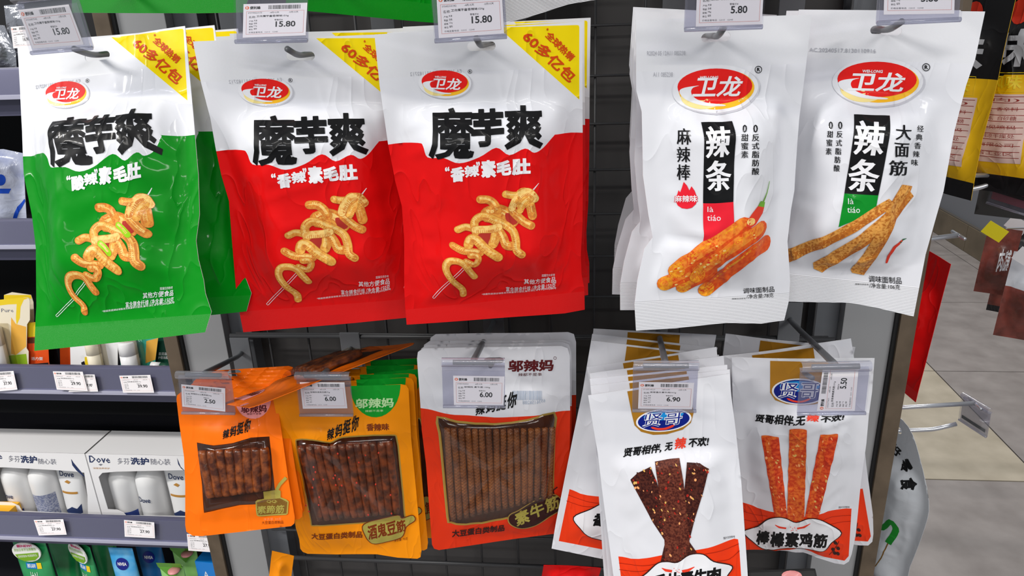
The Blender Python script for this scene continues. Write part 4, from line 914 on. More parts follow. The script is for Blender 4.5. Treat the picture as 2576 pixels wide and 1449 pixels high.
def holder(fr, w, h, z0, label):
    """clear swing holder: back sheet, front sheet, top clip, bottom lip"""
    root = empty('label_holder', fr.loc, fr.rot, label, 'label holder', 'clear price label holders on the hooks')
    z1 = z0+h
    def sheet(n, y, za, zb, m):
        V = [(sx*w/2, y+t, z) for t in (0, .0005) for sx, z in ((-1, za), (1, za), (1, zb), (-1, zb))]
        return mesh(n, V, [(3, 2, 1, 0), (4, 5, 6, 7), (0, 1, 5, 4), (1, 2, 6, 5), (2, 3, 7, 6), (3, 0, 4, 7)], m, root)
    sheet('front_sheet', -.0022, z0, z1-.004, c_sheet); sheet('back_sheet', .0008, z0, z1, c_back)
    tube('bottom_lip', [(-w/2, -.0010, z0), (w/2, -.0010, z0)], .0016, c_edge, root, 8)
    V, Fs = [], []
    n = 10
    for sx in (-1, 1):
        for k in range(n+1): a = math.radians(-60+300*k/n); V.append((sx*w/2, -.0005-.0042*math.sin(a), z1+.0035-.0042*math.cos(a)))
    for k in range(n): Fs.append((k, k+1, n+2+k, n+1+k))
    mesh('clip', V, Fs, c_edge, root, smooth=True)
    return root
def hook(start, fr, z1, hole, label, bar=.036):
    """double prong hook: back plate, card arm with cross bar, lower prong that carries the pouches"""
    S = X(start); E_ = fr.world((0, -.0005, z1+.0035)); root = empty('display_hook', tuple(S), (0, 0, 0), label, 'hook', 'grey display hooks of the wire grid')
    box('back_plate', (-.013, -.006, -.075), (.013, -.003, .022), g_hook, root, bevel=.0008)
    R_ = lambda p: tuple(X(p)-S)
    tube('card_arm', bend([R_(S+[0, -.004, 0]), R_(S+[(E_[0]-S[0])*.04, -.022, .003]), R_(E_+[0, .004, .0005]), R_(E_)]), .0030, g_hook, root, 10)
    ax = fr.M @ X([1, 0, 0])
    tube('cross_bar', [R_(E_-ax*bar/2), R_(E_+ax*bar/2)], .0023, g_hook, root, 8)
    T_ = X(hole); d = X([S[0], YP-.006, min(S[2]-.045, T_[2]-.002)])
    tube('lower_prong', bend([R_(d), R_(X([d[0], YP-.024, d[2]+.004])), R_(X([d[0]+(T_[0]-d[0])*.05/(YP-T_[1]), YP-.05, T_[2]-.001 if T_[2] < S[2]-.02 else d[2]+(T_[2]-d[2])*.06/(YP-T_[1])])), R_(T_+[0, -.006, 0]), R_(T_+[0, -.026, .006])], .012), .0024, g_hook, root, 10)
    return root
def hole_top(key, dz):
    root, sh, fr, L = BAGS[key]; return fr.world((sh.hole[0], 0, sh.hole[1]+dz))
TAGS = dict(
 A=(Frame((-.3975, .5521, 1.5189), (3.6, -2.6, -6.6)), .055, .034, [(46, 25), (173, 11), (83, 122), (211, 112)], '卫龙魔芋爽酸辣味150g', '15.80', '150g', 'over the green pouch'),
 B=(Frame((-.2250, .5518, 1.5178), (-13.3, .5, -6.7)), .057, .032, [(613, 10.6), (773, 7), (611, 95), (769, 89)], '卫龙魔芋爽香辣味150g', '15.80', '150g', 'over the red pouch beside the green one'),
 C=(Frame((-.0794, .5346, 1.5131), (-.5, -1.7, -3.2)), .051, .029, [(1098, -12), (1262, -22), (1104, 96), (1268, 84)], '卫龙魔芋爽香辣味150g', '15.80', '150g', 'over the foremost red pouch'),
 D=(Frame((.0910, .5248, 1.5138), (.1, 0, 4.8)), .051, .028, [(1754, -42), (1922, -47), (1750, 68), (1916, 63)], '卫龙大辣棒78g', '5.80', '78g', 'over the pouch with the flame mark'),
 E=(Frame((.2111, .5238, 1.5127), (-7.4, -.4, 8.4)), .054, .027, [(2226, -70), (2403, -73), (2223, 37), (2400, 34.6)], '卫龙大面筋106g', '5.80', '106g', 'over the pouch with the green strip'),
 F=(Frame((-.3790, .6261, 1.1681), (-4.8, 1.2, 2.5)), .055, .038, [(456, 966.6), (566.6, 977), (459, 1022.5), (567, 1035.6)], '邬辣妈QQ素蹄筋20g', '2.50', '20g', 'over the small orange pouch'),
 G=(Frame((-.2560, .6260, 1.1690), (-3.5, 1.1, 3.5)), .054, .039, [(754, 961.6), (866.5, 962), (762, 1028), (874, 1027)], '邬辣妈酒鬼豆筋70g', '6.00', '70g', 'over the amber pouch'),
 H=(Frame((-.0980, .5803, 1.2082), (-2.0, 2.0, 4.6)), .056, .040, [(1140, 945), (1269, 947), (1142, 1019), (1267, 1021)], '邬辣妈 素牛筋 100g', '6.00', '100g', 'over the white and vermilion pouch'),
 I=(Frame((.0654, .5422, 1.2261), (.5, -.2, .7)), .052, .038, [(1607.6, 961), (1746, 963), (1605, 1027.6), (1741, 1029.7)], '贤哥香片素牛肉101g', '6.90', '101g', 'over the jerky pouches'),
 J=(Frame((.1972, .5419, 1.2268), (-1.2, -1.5, .9)), .053, .038, [(2055, 1033), (2070, 924), (2150, 1033), (2160, 926)], '贤哥棒棒素鸡筋101g', '5.50', '101g', 'over the pouch with three red sticks'))
HS = dict(F=(612, 884), G=(886, 872), H=(1243, 806), I=(1652, 815), J=(1985, 800))
SIDE = dict(J='turned sideways, ')
for n, (k, (fr, w, h, quad, nm, pr, sp, where)) in enumerate(TAGS.items()):
    z0 = -h; hh = max(h, .036); z1 = z0+hh
    holder(fr, w, hh, z0, 'clear label holder with the %s card %s' % (pr, where))
    price_card(fr, quad, nm, pr, sp, n+1, '%swhite price card reading %s %s' % (SIDE.get(k, ''), pr, where))
    E_ = fr.world((0, 0, z1)); st = atY(*HS[k], YP-.002) if k in HS else (E_[0]+.004, YP-.002, E_[2]+.012)
    hook(st, fr, z1, hole_top(k, .0006), 'grey double prong hook carrying the pouches %s' % where.replace('over ', 'with '))

# ------------------------------------------------------------------ pouches hanging behind the front ones
def behind(key, items, labels, skip=()):
    """items: (dx, dy, dz, drx, dry, drz) offsets in metres and degrees"""
    root, sh, fr, L = BAGS[key]
    for (dx, dy, dz, a, b, c), lb in zip(items, labels):
        r = copy_tree(root, None, skip); r.location = Vector(root.location)+Vector((dx, dy, dz))
        r.rotation_euler = tuple(v+math.radians(w) for v, w in zip(root.rotation_euler, (a, b, c))); r['label'] = lb
ORD = ['directly behind', 'third from the front behind', 'fourth from the front behind', 'fifth from the front behind', 'sixth from the front behind', 'seventh from the front behind', 'rearmost behind']
lb = lambda s, t, n: [s % o + ' ' + t for o in ORD[:n]]
def behind_at(key, items, labels, skip=(), rx=0, rz=0):
    """items: upper left and upper right corner (pixels); each pouch hangs at the height of the front one"""
    root, sh, fr, L = BAGS[key]; o = sh.o; tl, tr = o[0], o[2]; zr = fr.world((0, 0, (tl[1]+tr[1])/2))[2]
    for (pl, pr, dz), lbl in zip(items, labels):
        mx = ((pl[0]+pr[0])/2, (pl[1]+pr[1])/2); d = ray(*mx); Y = CAM[1]+d[1]*(zr+dz-CAM[2])/d[2]
        A_, B_ = atY(*pl, Y), atY(*pr, Y); ry = -math.atan2(B_[2]-A_[2], B_[0]-A_[0])+math.atan2(tr[1]-tl[1], tr[0]-tl[0])
        r = copy_tree(root, None, skip); rot = (fr.rot[0]+math.radians(rx), ry, fr.rot[2]+math.radians(rz)); M = rotm(*rot)
        r.rotation_euler = rot; r.location = (A_+B_)/2-M @ X([(tl[0]+tr[0])/2, 0, (tl[1]+tr[1])/2]); r['label'] = lbl
NOP = ('food_picture', 'small_print', 'title_lettering', 'flavour_lettering')
behind('A', [(.006, .036, .002, 7, 1.5, 1), (.014, .062, .000, 13, 2.5, 1), (.022, .090, -.002, 17, 3, 1)], lb('green konjac pouch %s', 'the bright green one', 3), NOP)
behind('B', [(.002, .034, .003, 0, -.5, -1), (-.002, .068, .003, 0, .6, -2)], lb('red konjac pouch %s', 'the red one next to the green', 2), NOP)
behind('C', [(.001, .034, .001, 0, -.4, -1), (.006, .068, .003, 0, .6, -2)], lb('red konjac pouch %s', 'the foremost red one', 2), NOP)
behind('D', [(.002, .034, .001, 0, 3.2, -1), (.003, .066, .001, 0, 4.8, -2), (.006, .098, .001, 0, 3.4, -2), (.006, .132, .004, 0, 4.5, -2)], lb('white spicy stick pouch %s', 'the one with the flame mark', 4), ())
behind('E', [(.000, .036, .000, 0, -.8, 1)], lb('white spicy stick pouch %s', 'the one with the green strip', 1), ('food_picture', 'logo', 'lettering', 'title_strip'))
behind('F', [(.004, .0095+.0092*k, .001, 1.0*k, .8*(k % 3)-.6, 0) for k in range(5)], lb('small orange pouch %s', 'the one under the 2.50 card', 5), ('snack_roll', 'clear_window', 'lettering', 'badge'))
behind('G', [(.003, .012, .001, 0, -.6, 0), (.004, .022, .002, 0, .8, 0), (.016, .033, -.002, 0, -3.4, 0), (.005, .043, .002, 0, 1.0, 0), (.007, .053, .003, 0, -1.2, 0)], lb('amber pouch %s', 'the one with the green half disc', 5), ('snack_roll', 'clear_window', 'lettering', 'chilli_flake'))
behind('H', [(.001, .0105, -.001, 0, -.3, 0), (.002, .020, -.002, 0, .4, 0), (.006, .034, .000, 0, .0, 0)], lb('white and vermilion pouch %s', 'the one with plain rolls', 3), ('snack_roll', 'clear_window', 'lettering'))
behind_at('I', [((1488, 973), (1832, 926), 0), ((1482, 956), (1830, 914), 0), ((1490, 941), (1812, 893), 0), ((1481, 925), (1796, 871), -.002), ((1487, 859), (1808, 890), 0), ((1488, 842), (1806, 872), 0), ((1492, 829), (1802, 840), 0)], lb('white jerky pouch %s', 'the one under the 6.90 card', 7), ())
behind_at('J', [((1822, 906), (2112, 846), 0), ((1860, 852), (2112, 862), -.01)], lb('white gold panel pouch %s', 'the one with three red sticks', 2), ('food_picture', 'name_lettering', 'small_print', 'slogan_lettering'))
# one amber pouch twisted edge-on across the two orange stacks
_e1 = atY(1010, 868, .74)-atY(590, 1034, .60); _e1 = _e1/np.linalg.norm(_e1)
_v = ray(800, 950); _v /= np.linalg.norm(_v); _n = np.cross(_e1, _v); _n /= np.linalg.norm(_n); _n = _n if _n[2] > 0 else -_n
_e2 = math.cos(math.radians(14))*np.cross(_n, _e1) ; _x = np.cross(_e1, _n); _x /= np.linalg.norm(_x)
_ang = math.radians(9); _nf = math.cos(_ang)*_n - math.sin(_ang)*np.cross(_e1, _n)*np.sign(np.dot(np.cross(_e1, _n), _v))
_yl = -_nf; _zl = -_e1; _xl = np.cross(_yl, _zl)
tw = copy_tree(bagF, None, ('lettering',))
tw.location = atY(598, 1030, .605)+X([0, 0, .004]); tw.rotation_euler = Matrix((tuple(_xl), tuple(_yl), tuple(_zl))).transposed().to_euler()
tw.location = Vector(tw.location)
tw['label'] = 'orange pouch lying twisted edge-on across the two orange stacks'; tw['group'] = 'orange snack pouches with a clear window'; tw.scale = (.9, 1, 1.16)
# pouches of the row above, only their feet in view
for key, px, Y, rot, lbl in (('A', (395, 40), .66, (-6, 4, 2), 'green konjac pouch foot over the green pouch at the upper edge'), ('A', (940, 52), .68, (10, 9, 6), 'green konjac pouch foot between the two 15.80 cards of the red pouches'), ('D', (1400, 26), .79, (6, -12, 4), 'white pouch foot at the upper edge right of the third 15.80 card'), ('C', (2040, -4), .70, (0, 0, 0), 'pouch foot at the upper edge above the two white stick pouches')):
    root, sh, fr, L = BAGS[key]; r = copy_tree(root, None, ('food_picture', 'small_print')); r.rotation_euler = tuple(math.radians(v) for v in rot)
    M = Matrix.Rotation(math.radians(rot[2]), 3, 'Z') @ Matrix.Rotation(math.radians(rot[1]), 3, 'Y') @ Matrix.Rotation(math.radians(rot[0]), 3, 'X')
    r.location = Vector(atY(*px, Y))-M @ Vector((0, 0, sh.z0)); r['label'] = lbl
# ------------------------------------------------------------------ the toiletries bay on the left
s_board = mat('shelf_board_dark', (58, 58, 66), .5); s_rail = mat('shelf_rail_lilac_grey', (88, 88, 112), .4, .5); s_lip = mat('shelf_rail_lip', (176, 176, 196), .35); s_dark = mat('shelf_back_dark', (14, 14, 18), .7)
c_strip = clear('rail_clear_strip', (222, 222, 238), .15, .08, .08)
XL = -1.75
tag(box('wall_left', (XL, 1.36, .05), (X0-.02, 1.38, 2.0), s_dark), 'dark back of the toiletries bay', 'panel', kind='structure')
def shelf(z, name, label):
    """board with a sloping price rail; z is the rail's upper edge"""
    r = empty('shelf', (XL, .92, z), label=label, cat='shelf', group='shelves of the toiletries bay'); w = X0-.028-XL
    box('board', (0, .02, -.062), (w, .43, -.058), s_board, r)
    hexa('price_rail', [(0, 0, -.034), (w, 0, -.034), (w, .012, 0), (0, .012, 0), (0, .004, -.034), (w, .004, -.034), (w, .016, 0), (0, .016, 0)], s_rail, r)
    box('front_riser', (0, .016, -.062), (w, .020, -.002), s_rail, r)
    box('rail_lip', (0, -.006, -.039), (w, .004, -.033), s_lip, r, bevel=.001)
    hexa('clear_strip', [(0, -.0035, -.033), (w, -.0035, -.033), (w, .0085, -.001), (0, .0085, -.001), (0, -.003, -.033), (w, -.003, -.033), (w, .009, -.001), (0, .009, -.001)], c_strip, r)
    return r
for z, nm in ((1.456, 'topmost shelf with silver packs in the toiletries bay'), (1.253, 'shelf holding the clear bag with blue print'), (1.024, 'shelf holding the lip balm packs'), (.748, 'shelf holding the two white gift cartons')): shelf(z, 'shelf', nm)
r = shelf(.45, 'shelf', 'lowest shelf holding the squeeze tubes')
def rail_card(quad, z, price, seed, label, y=0.0):
    fr = Frame((0, .9155+y, z), (-20, 0, 0)); price_card(fr, quad, '润唇膏滋润型3.5g', price, '3.5g', seed, label, kind='price cards in the shelf rails')
rail_card([(-30, 937), (34, 933), (-20, 986), (44, 980)], 1.005, '37.90', 41, 'price card reading 37.90 at the left picture edge')
rail_card([(200, 942), (238, 942), (172, 986), (247, 985)], 1.005, '39.90', 42, 'price card half hidden behind the 29.90 card')
rail_card([(133, 934), (208, 935), (143, 980), (221, 984)], 1.005, '29.90', 43, 'price card reading 29.90 overlapping another card in the lip balm rail', -.003)
rail_card([(300, 945), (378, 943), (310, 988), (388, 988)], 1.005, '39.90', 44, 'white price card reading 39.90 below the teal pack')
rail_card([(85, 1308), (159, 1306), (98, 1347), (168, 1345)], .73, '27.90', 45, 'price card reading 27.90 below the left gift carton')
rail_card([(312, 1308), (388, 1314), (314, 1350), (390, 1354)], .73, '27.90', 46, 'price card reading 27.90 below the right gift carton')
rail_card([(470, 1343), (545, 1347), (474, 1385), (548, 1390)], .73, '27.90', 47, 'price card reading 27.90 beside the bronze upright')
rail_card([(27, 68), (78, 64), (34, 122), (86, 117)], 1.44, '16.90', 48, 'price card half hidden behind the 15.80 holder at upper left')

w_plas = mat('white_plastic', (236, 236, 236), .32, .5); w_card = mat('white_carton', (242, 241, 242), .45); cream = mat('cream_card', (236, 226, 202), .5); honey = mat('honey_yellow_print', (238, 206, 30), .4); amber = mat('amber_print', (238, 178, 70), .45)
o_card = mat('orange_card', (238, 88, 30), .4, var=((200, 60, 20), 20, .4, .7)); lime_c = mat('lime_card', (150, 190, 40), .45); teal_c = mat('teal_card', (60, 176, 160), .45); dkgr = mat('dark_green_card', (8, 66, 48), .45); dkbox = mat('dark_carton', (28, 26, 32), .4); brn_c = mat('brown_band', (96, 50, 26), .5)
n_blue = mat('navy_print', (30, 48, 92), .5); g_txt = mat('grey_print', (120, 122, 134), .5); b_lab = mat('blue_label_print', (40, 66, 140), .45); goldp = mat('gold_leaf_print', (186, 134, 60), .4)
c_blis = clear('blister_clear', (244, 240, 228), .2, .05, .04)
def lathe(name, prof, m, parent, loc=(0, 0, 0), seg=20, sx=1, sy=1):
    V = []; Fs = []
    for r_, z in prof:
        for k in range(seg): a = 2*math.pi*k/seg; V.append((loc[0]+r_*sx*math.cos(a), loc[1]+r_*sy*math.sin(a), loc[2]+z))
    n = len(prof)
    for i in range(n-1):
        for k in range(seg): Fs.append((i*seg+k, i*seg+(k+1) % seg, (i+1)*seg+(k+1) % seg, (i+1)*seg+k))
    Fs.append(tuple(range(seg))[::-1]); Fs.append(tuple(range((n-1)*seg, n*seg)))
    return mesh(name, V, Fs, m, parent, smooth=True)
def fpoly(name, fr, pts, m, parent, y=0, th=.0006):
    """flat card cut to an outline (pixels) in the plane of a frame"""
    p = [fr.L(*a) for a in pts]; n = len(p); V = [(a[0], y, a[1]) for a in p]+[(a[0], y+th, a[1]) for a in p]
    T = geometry.tessellate_polygon([[Vector((a[0], a[1], 0)) for a in p]]); Fs = [tuple(t) for t in T]+[tuple(i+n for i in t[::-1]) for t in T]+[(i, (i+1) % n, n+(i+1) % n, n+i) for i in range(n)]
    bm = bmesh.new(); vs = [bm.verts.new(v) for v in V]
    for f in Fs:
        try: bm.faces.new([vs[i] for i in f])
        except ValueError: pass
    bmesh.ops.recalc_face_normals(bm, faces=bm.faces); return bmobj(name, bm, m, parent)
def pack(Y, outline, m, label, tubepx=None, tubem=None, prints=(), texts_=(), blister=None, group='blister packs on the lip balm shelf', z0=None):
    """carded blister pack: outline of the card, a lip balm tube in a clear blister, printed shapes"""
    fr = Frame((0, Y, 1.0), (-4, 0, 0)); c = fr.L(*outline[0]); base = fr.world((c[0], 0, fr.L(*outline[-1])[1]))
    root = empty('lip_balm_pack', fr.loc, fr.rot, label, 'lip balm', group); fpoly('card', fr, outline, m, root)
    P = Print(.05); q = lambda x, y: fr.L(x, y)
    for k, (pts, pm) in enumerate(prints): P.poly([q(*p) for p in pts], pm, 1+.4*k)
    for t, x0, y0, x1, y1, pm, b in texts_: P.text(t, q(x0, y0), q(x1, y0), q(x0, y1), pm, b, 5, 0, 1)
    if P.g: P.build('card_print', FLAT, root)['kind'] = 'stuff'
    if tubepx:
        x0, y0, x1, y1 = tubepx; a, b = fr.L(x0, y1), fr.L(x1, y1); r_ = abs(b[0]-a[0])/2; t = fr.L((x0+x1)/2, y0)[1]; h = t-a[1]; cx = (a[0]+b[0])/2
        lathe('balm_tube', [(r_*.9, 0), (r_, .001), (r_, h*.62), (r_*.97, h*.622), (r_*.97, h*.63), (r_, h*.632), (r_, h-.002), (r_*.9, h)], tubem or w_plas, root, (cx, -r_-.001, a[1]))
        lathe('blister', [(r_*1.35, -.003), (r_*1.35, h+.003)], c_blis, root, (cx, -r_*.3, a[1]), 16, 1, 1)
    return root
pack(.985, [(10, 742), (30, 735), (78, 742), (84, 760), (86, 800), (80, 930), (10, 930)], cream, 'cream and yellow lip balm card behind another at the left end', None, None, [([(10, 742), (78, 742), (80, 752), (58, 748), (40, 756), (10, 752)], honey), ([(10, 770), (60, 770), (55, 777), (10, 777)], g_txt)])
pack(.962, [(-30, 760), (60, 748), (72, 749), (75, 756), (75, 805), (68, 816), (67, 876), (72, 884), (72, 935), (-30, 940)], cream, 'cream lip balm card with honey print and a white tube, left end', (5, 818, 42, 930), None,
     [([(-30, 757), (60, 748), (72, 750), (60, 754), (52, 772), (50, 800), (42, 818), (40, 800), (42, 765), (20, 766), (-30, 772)], honey), ([(-30, 900), (66, 890), (72, 936), (-30, 940)], lime_c), ([(28, 798), (40, 815), (66, 822), (66, 872), (40, 893), (28, 890)], amber)], [('Lip Pure', -22, 776, 34, 788, g_txt, 0)])
pack(.968, [(68, 812), (118, 808), (126, 962), (55, 964), (66, 900)], o_card, 'orange lip balm pack with yellow top beside the honey one', None, None, [([(69, 812), (118, 808), (118, 845), (70, 848)], honey), ([(70, 850), (118, 847), (118, 862), (70, 864)], brn_c), ([(74, 916), (122, 912), (122, 920), (74, 925)], dkbox)], [('活力型', 79, 898, 108, 906, w_plas, .02), ('男士润唇膏', 77, 918, 109, 923, w_plas, 0)])
box('lip_balm_carton', tuple(atY(131, 935, 1.0)-X([0, 0, .01])), tuple(atY(131, 935, 1.0)+X([.018, .05, .075])), dkbox)
tag(bpy.data.objects['lip_balm_carton'], 'narrow dark carton between the orange pack and the bee pack', 'carton')
pack(.990, [(150, 860), (176, 858), (180, 935), (152, 938)], o_card, 'second orange lip balm pack half hidden behind the bee pack')
pack(.962, [(176, 858), (296, 840), (296, 920), (288, 958), (244, 958), (178, 940)], w_card, 'white lip balm pack with a yellow flower print and a pale tube', (243, 852, 274, 936), cream, [([(178, 925), (240, 920), (292, 930), (288, 956), (244, 956), (178, 938)], cream), ([(213, 898), (238, 896), (240, 930), (214, 926)], honey), ([(202, 896), (210, 893), (212, 900), (204, 902)], w_plas), ([(226, 892), (238, 891), (238, 898), (227, 898)], w_plas), ([(204, 912), (212, 908), (216, 922), (208, 926)], dkbox)])
pack(.966, [(300, 855), (398, 848), (390, 915), (382, 940), (304, 938)], teal_c, 'teal and cream lip balm pack with a white tube beside the flower pack', (328, 850, 368, 936), None, [([(300, 866), (335, 862), (328, 930), (310, 936), (304, 900)], cream), ([(368, 858), (398, 850), (391, 905), (366, 914)], amber)])
pack(.975, [(392, 850), (424, 848), (440, 925), (386, 925)], dkgr, 'dark green lip balm pack against the bronze upright', None, None, [], [('柔润滋养', 399, 886, 428, 894, w_plas, 0), ('护唇润唇膏', 398, 896, 429, 903, w_plas, 0)])
lb_ = empty('lip_balm', tuple(atY(382, 920, .955)), label='white and dark green lip balm tube lying across the dark green pack', cat='lip balm')
tube('tube', [(0, 0, 0), (.014, 0, -.001)], .0063, w_plas, lb_, 14); tube('cap', [(.014, 0, -.001), (.032, .001, -.003)], .0064, dkgr, lb_, 14)

# gift cartons with a window
def carton(xl, xr, z0, z1, Yf, hole, label, prints, texts_, depth=.07):
    fr = Frame((0, Yf, 0), (0, 0, 0)); root = empty('gift_carton', (xl, Yf, z0), label=label, cat='carton', group='white gift cartons with bottles')
    class FS(Flat):
        pass
    sh = Sheet([(xl, z0), (xr, z0), (xr, z1), (xl, z1)], 0, 0, 0, 0, 0, 1, 1, 0)
    o = body('front_panel', sh, [w_card], root, [[fr.L(*p) for p in hole]], step=.02); o.location = (-xl, 0, -z0)
    for n, lo, hi in (('top_panel', (xl, Yf, z1-.0008), (xr, Yf+depth, z1)), ('side_panel', (xl, Yf, z0), (xl+.0008, Yf+depth, z1)), ('side_panel', (xr-.0008, Yf, z0), (xr, Yf+depth, z1)), ('back_panel', (xl, Yf+depth, z0), (xr, Yf+depth+.0008, z1)), ('bottom_panel', (xl, Yf, z0), (xr, Yf+depth, z0+.0008))):
        b = box(n, lo, hi, w_card, root); b.location = (-xl, -Yf, -z0)
    P = Print(.05); q = lambda x, y: fr.L(0+x/3.725, 1060+y/3.725)
    for pts, pm in prints: P.poly([q(*p) for p in pts], pm, 5)
    for t, x0, y0, x1, y1, sl, pm, b in texts_: P.text(t, q(x0, y0), q(x1, y0+sl*(x1-x0)), q(x0+ (y1-y0)*.12, y1), pm, b, 5, 0, 1)
    o = P.build('carton_print', FLAT, root); o.location = (-xl, -.0004, -z0); o['kind'] = 'stuff'; o['label'] = 'blue brand lettering'
    return root
px3 = lambda pts: [(x/3.725, 1060+y/3.725) for x, y in pts]
Zs = .6905
xa = float(atY(214, 1141, .965)[0])
carton(xa+.001, xa+.215, Zs, float(atY(300, 1143, .965)[2]), .965, px3([(925, 520), (960, 482), (1100, 470), (1900, 452), (1960, 890), (1180, 880), (1160, 855), (1100, 828), (1012, 822)]), 'white gift carton next to the small orange pouch', [([(1010, 895), (1020, 882), (1026, 900), (1016, 918)], g_txt), ([(925, 402), (945, 396), (965, 400), (945, 414)], g_txt), ([(1660, 340), (1672, 400), (1740, 470), (1700, 440)], n_blue)],
    [('Dove', 834, 318, 1028, 384, .03, n_blue, .01), ('多芬', 1100, 342, 1212, 400, .02, g_txt, 0), ('洗护', 1220, 336, 1394, 404, .02, n_blue, .03), ('随心装', 1410, 346, 1594, 404, .02, g_txt, 0), ('深层滋养修护', 872, 428, 1030, 444, .02, goldp, 0), ('多芬滋养修护洗发乳  多芬轻润保湿洗发露', 1210, 898, 1690, 930, .03, g_txt, 0)])
carton(xa-.255, xa-.001, Zs, float(atY(160, 1140, .965)[2]), .965, px3([(-160, 430), (50, 430), (500, 455), (690, 468), (790, 480), (820, 690), (826, 870), (205, 838), (180, 790), (110, 760), (30, 755), (-60, 750)]), 'white gift carton at the left edge of the picture', [([(668, 350), (690, 385), (790, 505), (795, 522), (720, 460), (680, 410)], n_blue), ([(62, 830), (70, 812), (78, 835), (70, 852)], g_txt)],
    [('Dove', -170, 290, 18, 345, .03, n_blue, .01), ('多芬', 80, 318, 185, 376, .05, g_txt, 0), ('洗护', 190, 318, 345, 388, .03, n_blue, .03), ('随心装', 357, 345, 526, 398, .03, g_txt, 0), ('多芬滋养修护洗发乳  多芬轻润保湿洗发露  多芬深层润发霜', 196, 868, 884, 900, .05, g_txt, 0)])
def bottle(px, label, lab, Yb=1.0):
    p = atY(*px, Yb); r_ = .0235; root = empty('shampoo_bottle', (p[0], Yb, Zs+.001), (0, 0, rnd.uniform(-.3, .3)), label, 'bottle', 'white bottles in the gift cartons')
    lathe('bottle_body', [(r_*.9, 0), (r_, .003), (r_, .082), (r_*.96, .092), (r_*.70, .104), (r_*.5, .107)], w_plas, root); lathe('cap', [(r_*.56, .106), (r_*.58, .130), (r_*.5, .134)], w_plas, root)
    V = []; Fs = []; n = 10
    for z in (lab[1], lab[2]):
        for k in range(n+1): a = math.radians(-90-50+100*k/n); V.append(((r_+.0003)*math.cos(a), (r_+.0003)*math.sin(a), z))
    for k in range(n): Fs.append((k, k+1, n+2+k, n+1+k))
    mesh('label_sticker', V, Fs, lab[0], root, smooth=True)
    if lab[3]:
        class Cyl:
            def front(s, u, v): return -np.sqrt(np.maximum((r_+.0004)**2-np.asarray(u)**2, 1e-8))
        P = Print(.004); P.text('Dove', (-.012, .062), (.010, .062), (-.012, .052), n_blue, .01, 2); P.build('label_print', Cyl(), root)
def cream_tube(px, label, Yb=.998):
    p = atY(*px, Yb); root = empty('cream_tube', (p[0], Yb, Zs+.001), (0, 0, -.1), label, 'tube', 'white tubes in the gift cartons'); V = []; Fs = []; n = 18
    lv = [(0, .019, .017), (.03, .021, .015), (.08, .024, .008), (.115, .026, .003), (.125, .026, .001)]
    for z, a, b in lv:
        for k in range(n): q_ = 2*math.pi*k/n; V.append((a*math.cos(q_), b*math.sin(q_), z))
    for i in range(len(lv)-1):
        for k in range(n): Fs.append((i*n+k, i*n+(k+1) % n, (i+1)*n+(k+1) % n, (i+1)*n+k))
    Fs += [tuple(range(n))[::-1], tuple(range((len(lv)-1)*n, len(lv)*n))]; mesh('tube_body', V, Fs, w_plas, root, smooth=True)
    class TT:
        def front(s, u, v): b = np.interp(v, [0, .03, .08, .115, .125], [.017, .015, .008, .003, .001]); a = np.interp(v, [0, .03, .08, .115, .125], [.019, .021, .024, .026, .026]); return -b*np.sqrt(np.clip(1-(np.asarray(u)/a)**2, 0, 1))-.0004
    P = Print(.004); P.text('Dove', (-.014, .100), (.014, .100), (-.014, .090), n_blue, .01, 2); P.rect(-.015, .058, .015, .062, goldp, 2); P.poly([(-.006, .080), (.0, .084), (.006, .081), (.002, .077)], goldp, 2)
    P.poly([(-.017, .022), (.0, .016), (.016, .020), (.017, .038), (.010, .030), (.002, .034), (-.008, .028)], n_blue, 2); P.build('front_print', TT(), root)['kind'] = 'stuff'
lab_b = mat('bottle_blue_fade', (44, 66, 140), .4); lab_g = mat('bottle_grey_text_label', (176, 180, 196), .5, var=((120, 128, 160), 400, .4, .6))
bottle((67, 1275), 'white bottle with a deep blue foot in the left gift carton', (lab_b, .008, .030, True)); bottle((137, 1285), 'white bottle with a grey text label in the left gift carton', (lab_g, .012, .060, False))
bottle((334, 1291), 'white bottle with a blue foot in the right gift carton', (lab_b, .006, .030, False)); bottle((400, 1293), 'white bottle with a thin blue line in the right gift carton', (b_lab, .012, .016, True))
cream_tube((203, 1290), 'white cream tube with a navy band in the left gift carton'); cream_tube((470, 1294), 'white cream tube behind the small orange pouch in the right gift carton')
def squeeze(Y, px_top, w, h, z0, m, label, cat='tube', extra=None, name='squeeze_tube', rz=0, dep=.016):
    """standing squeeze tube: flat sealed upper end, round lower end with cap"""
    p = atY(*px_top, Y); root = empty(name, (p[0], Y, z0), (0, 0, math.radians(rz)), label, cat, 'squeeze tubes on the lowest shelf'); n = 20; V = []; Fs = []
    zt = float(p[2])-z0
    lv = [(0, .72, 1), (.25, .84, .95), (.55, .95, .7), (.8, 1.0, .40), (.93, 1.0, .12), (1.0, 1.0, .05)]
    for t, a, b in lv:
        for k in range(n): q_ = 2*math.pi*k/n; V.append((w/2*a*math.cos(q_), dep*b*math.sin(q_), zt*(.08+.92*t)))
    for i in range(len(lv)-1):
        for k in range(n): Fs.append((i*n+k, i*n+(k+1) % n, (i+1)*n+(k+1) % n, (i+1)*n+k))
    Fs.append(tuple(range(n))[::-1]); Fs.append(tuple(range((len(lv)-1)*n, len(lv)*n)))
    mesh('tube_body', V, Fs, m, root, smooth=True); lathe('cap', [(w*.28, 0), (w*.30, zt*.08)], w_plas, root, (0, 0, 0), 16, 1.1, .75)
    if extra: extra(root, w, zt)
    return root
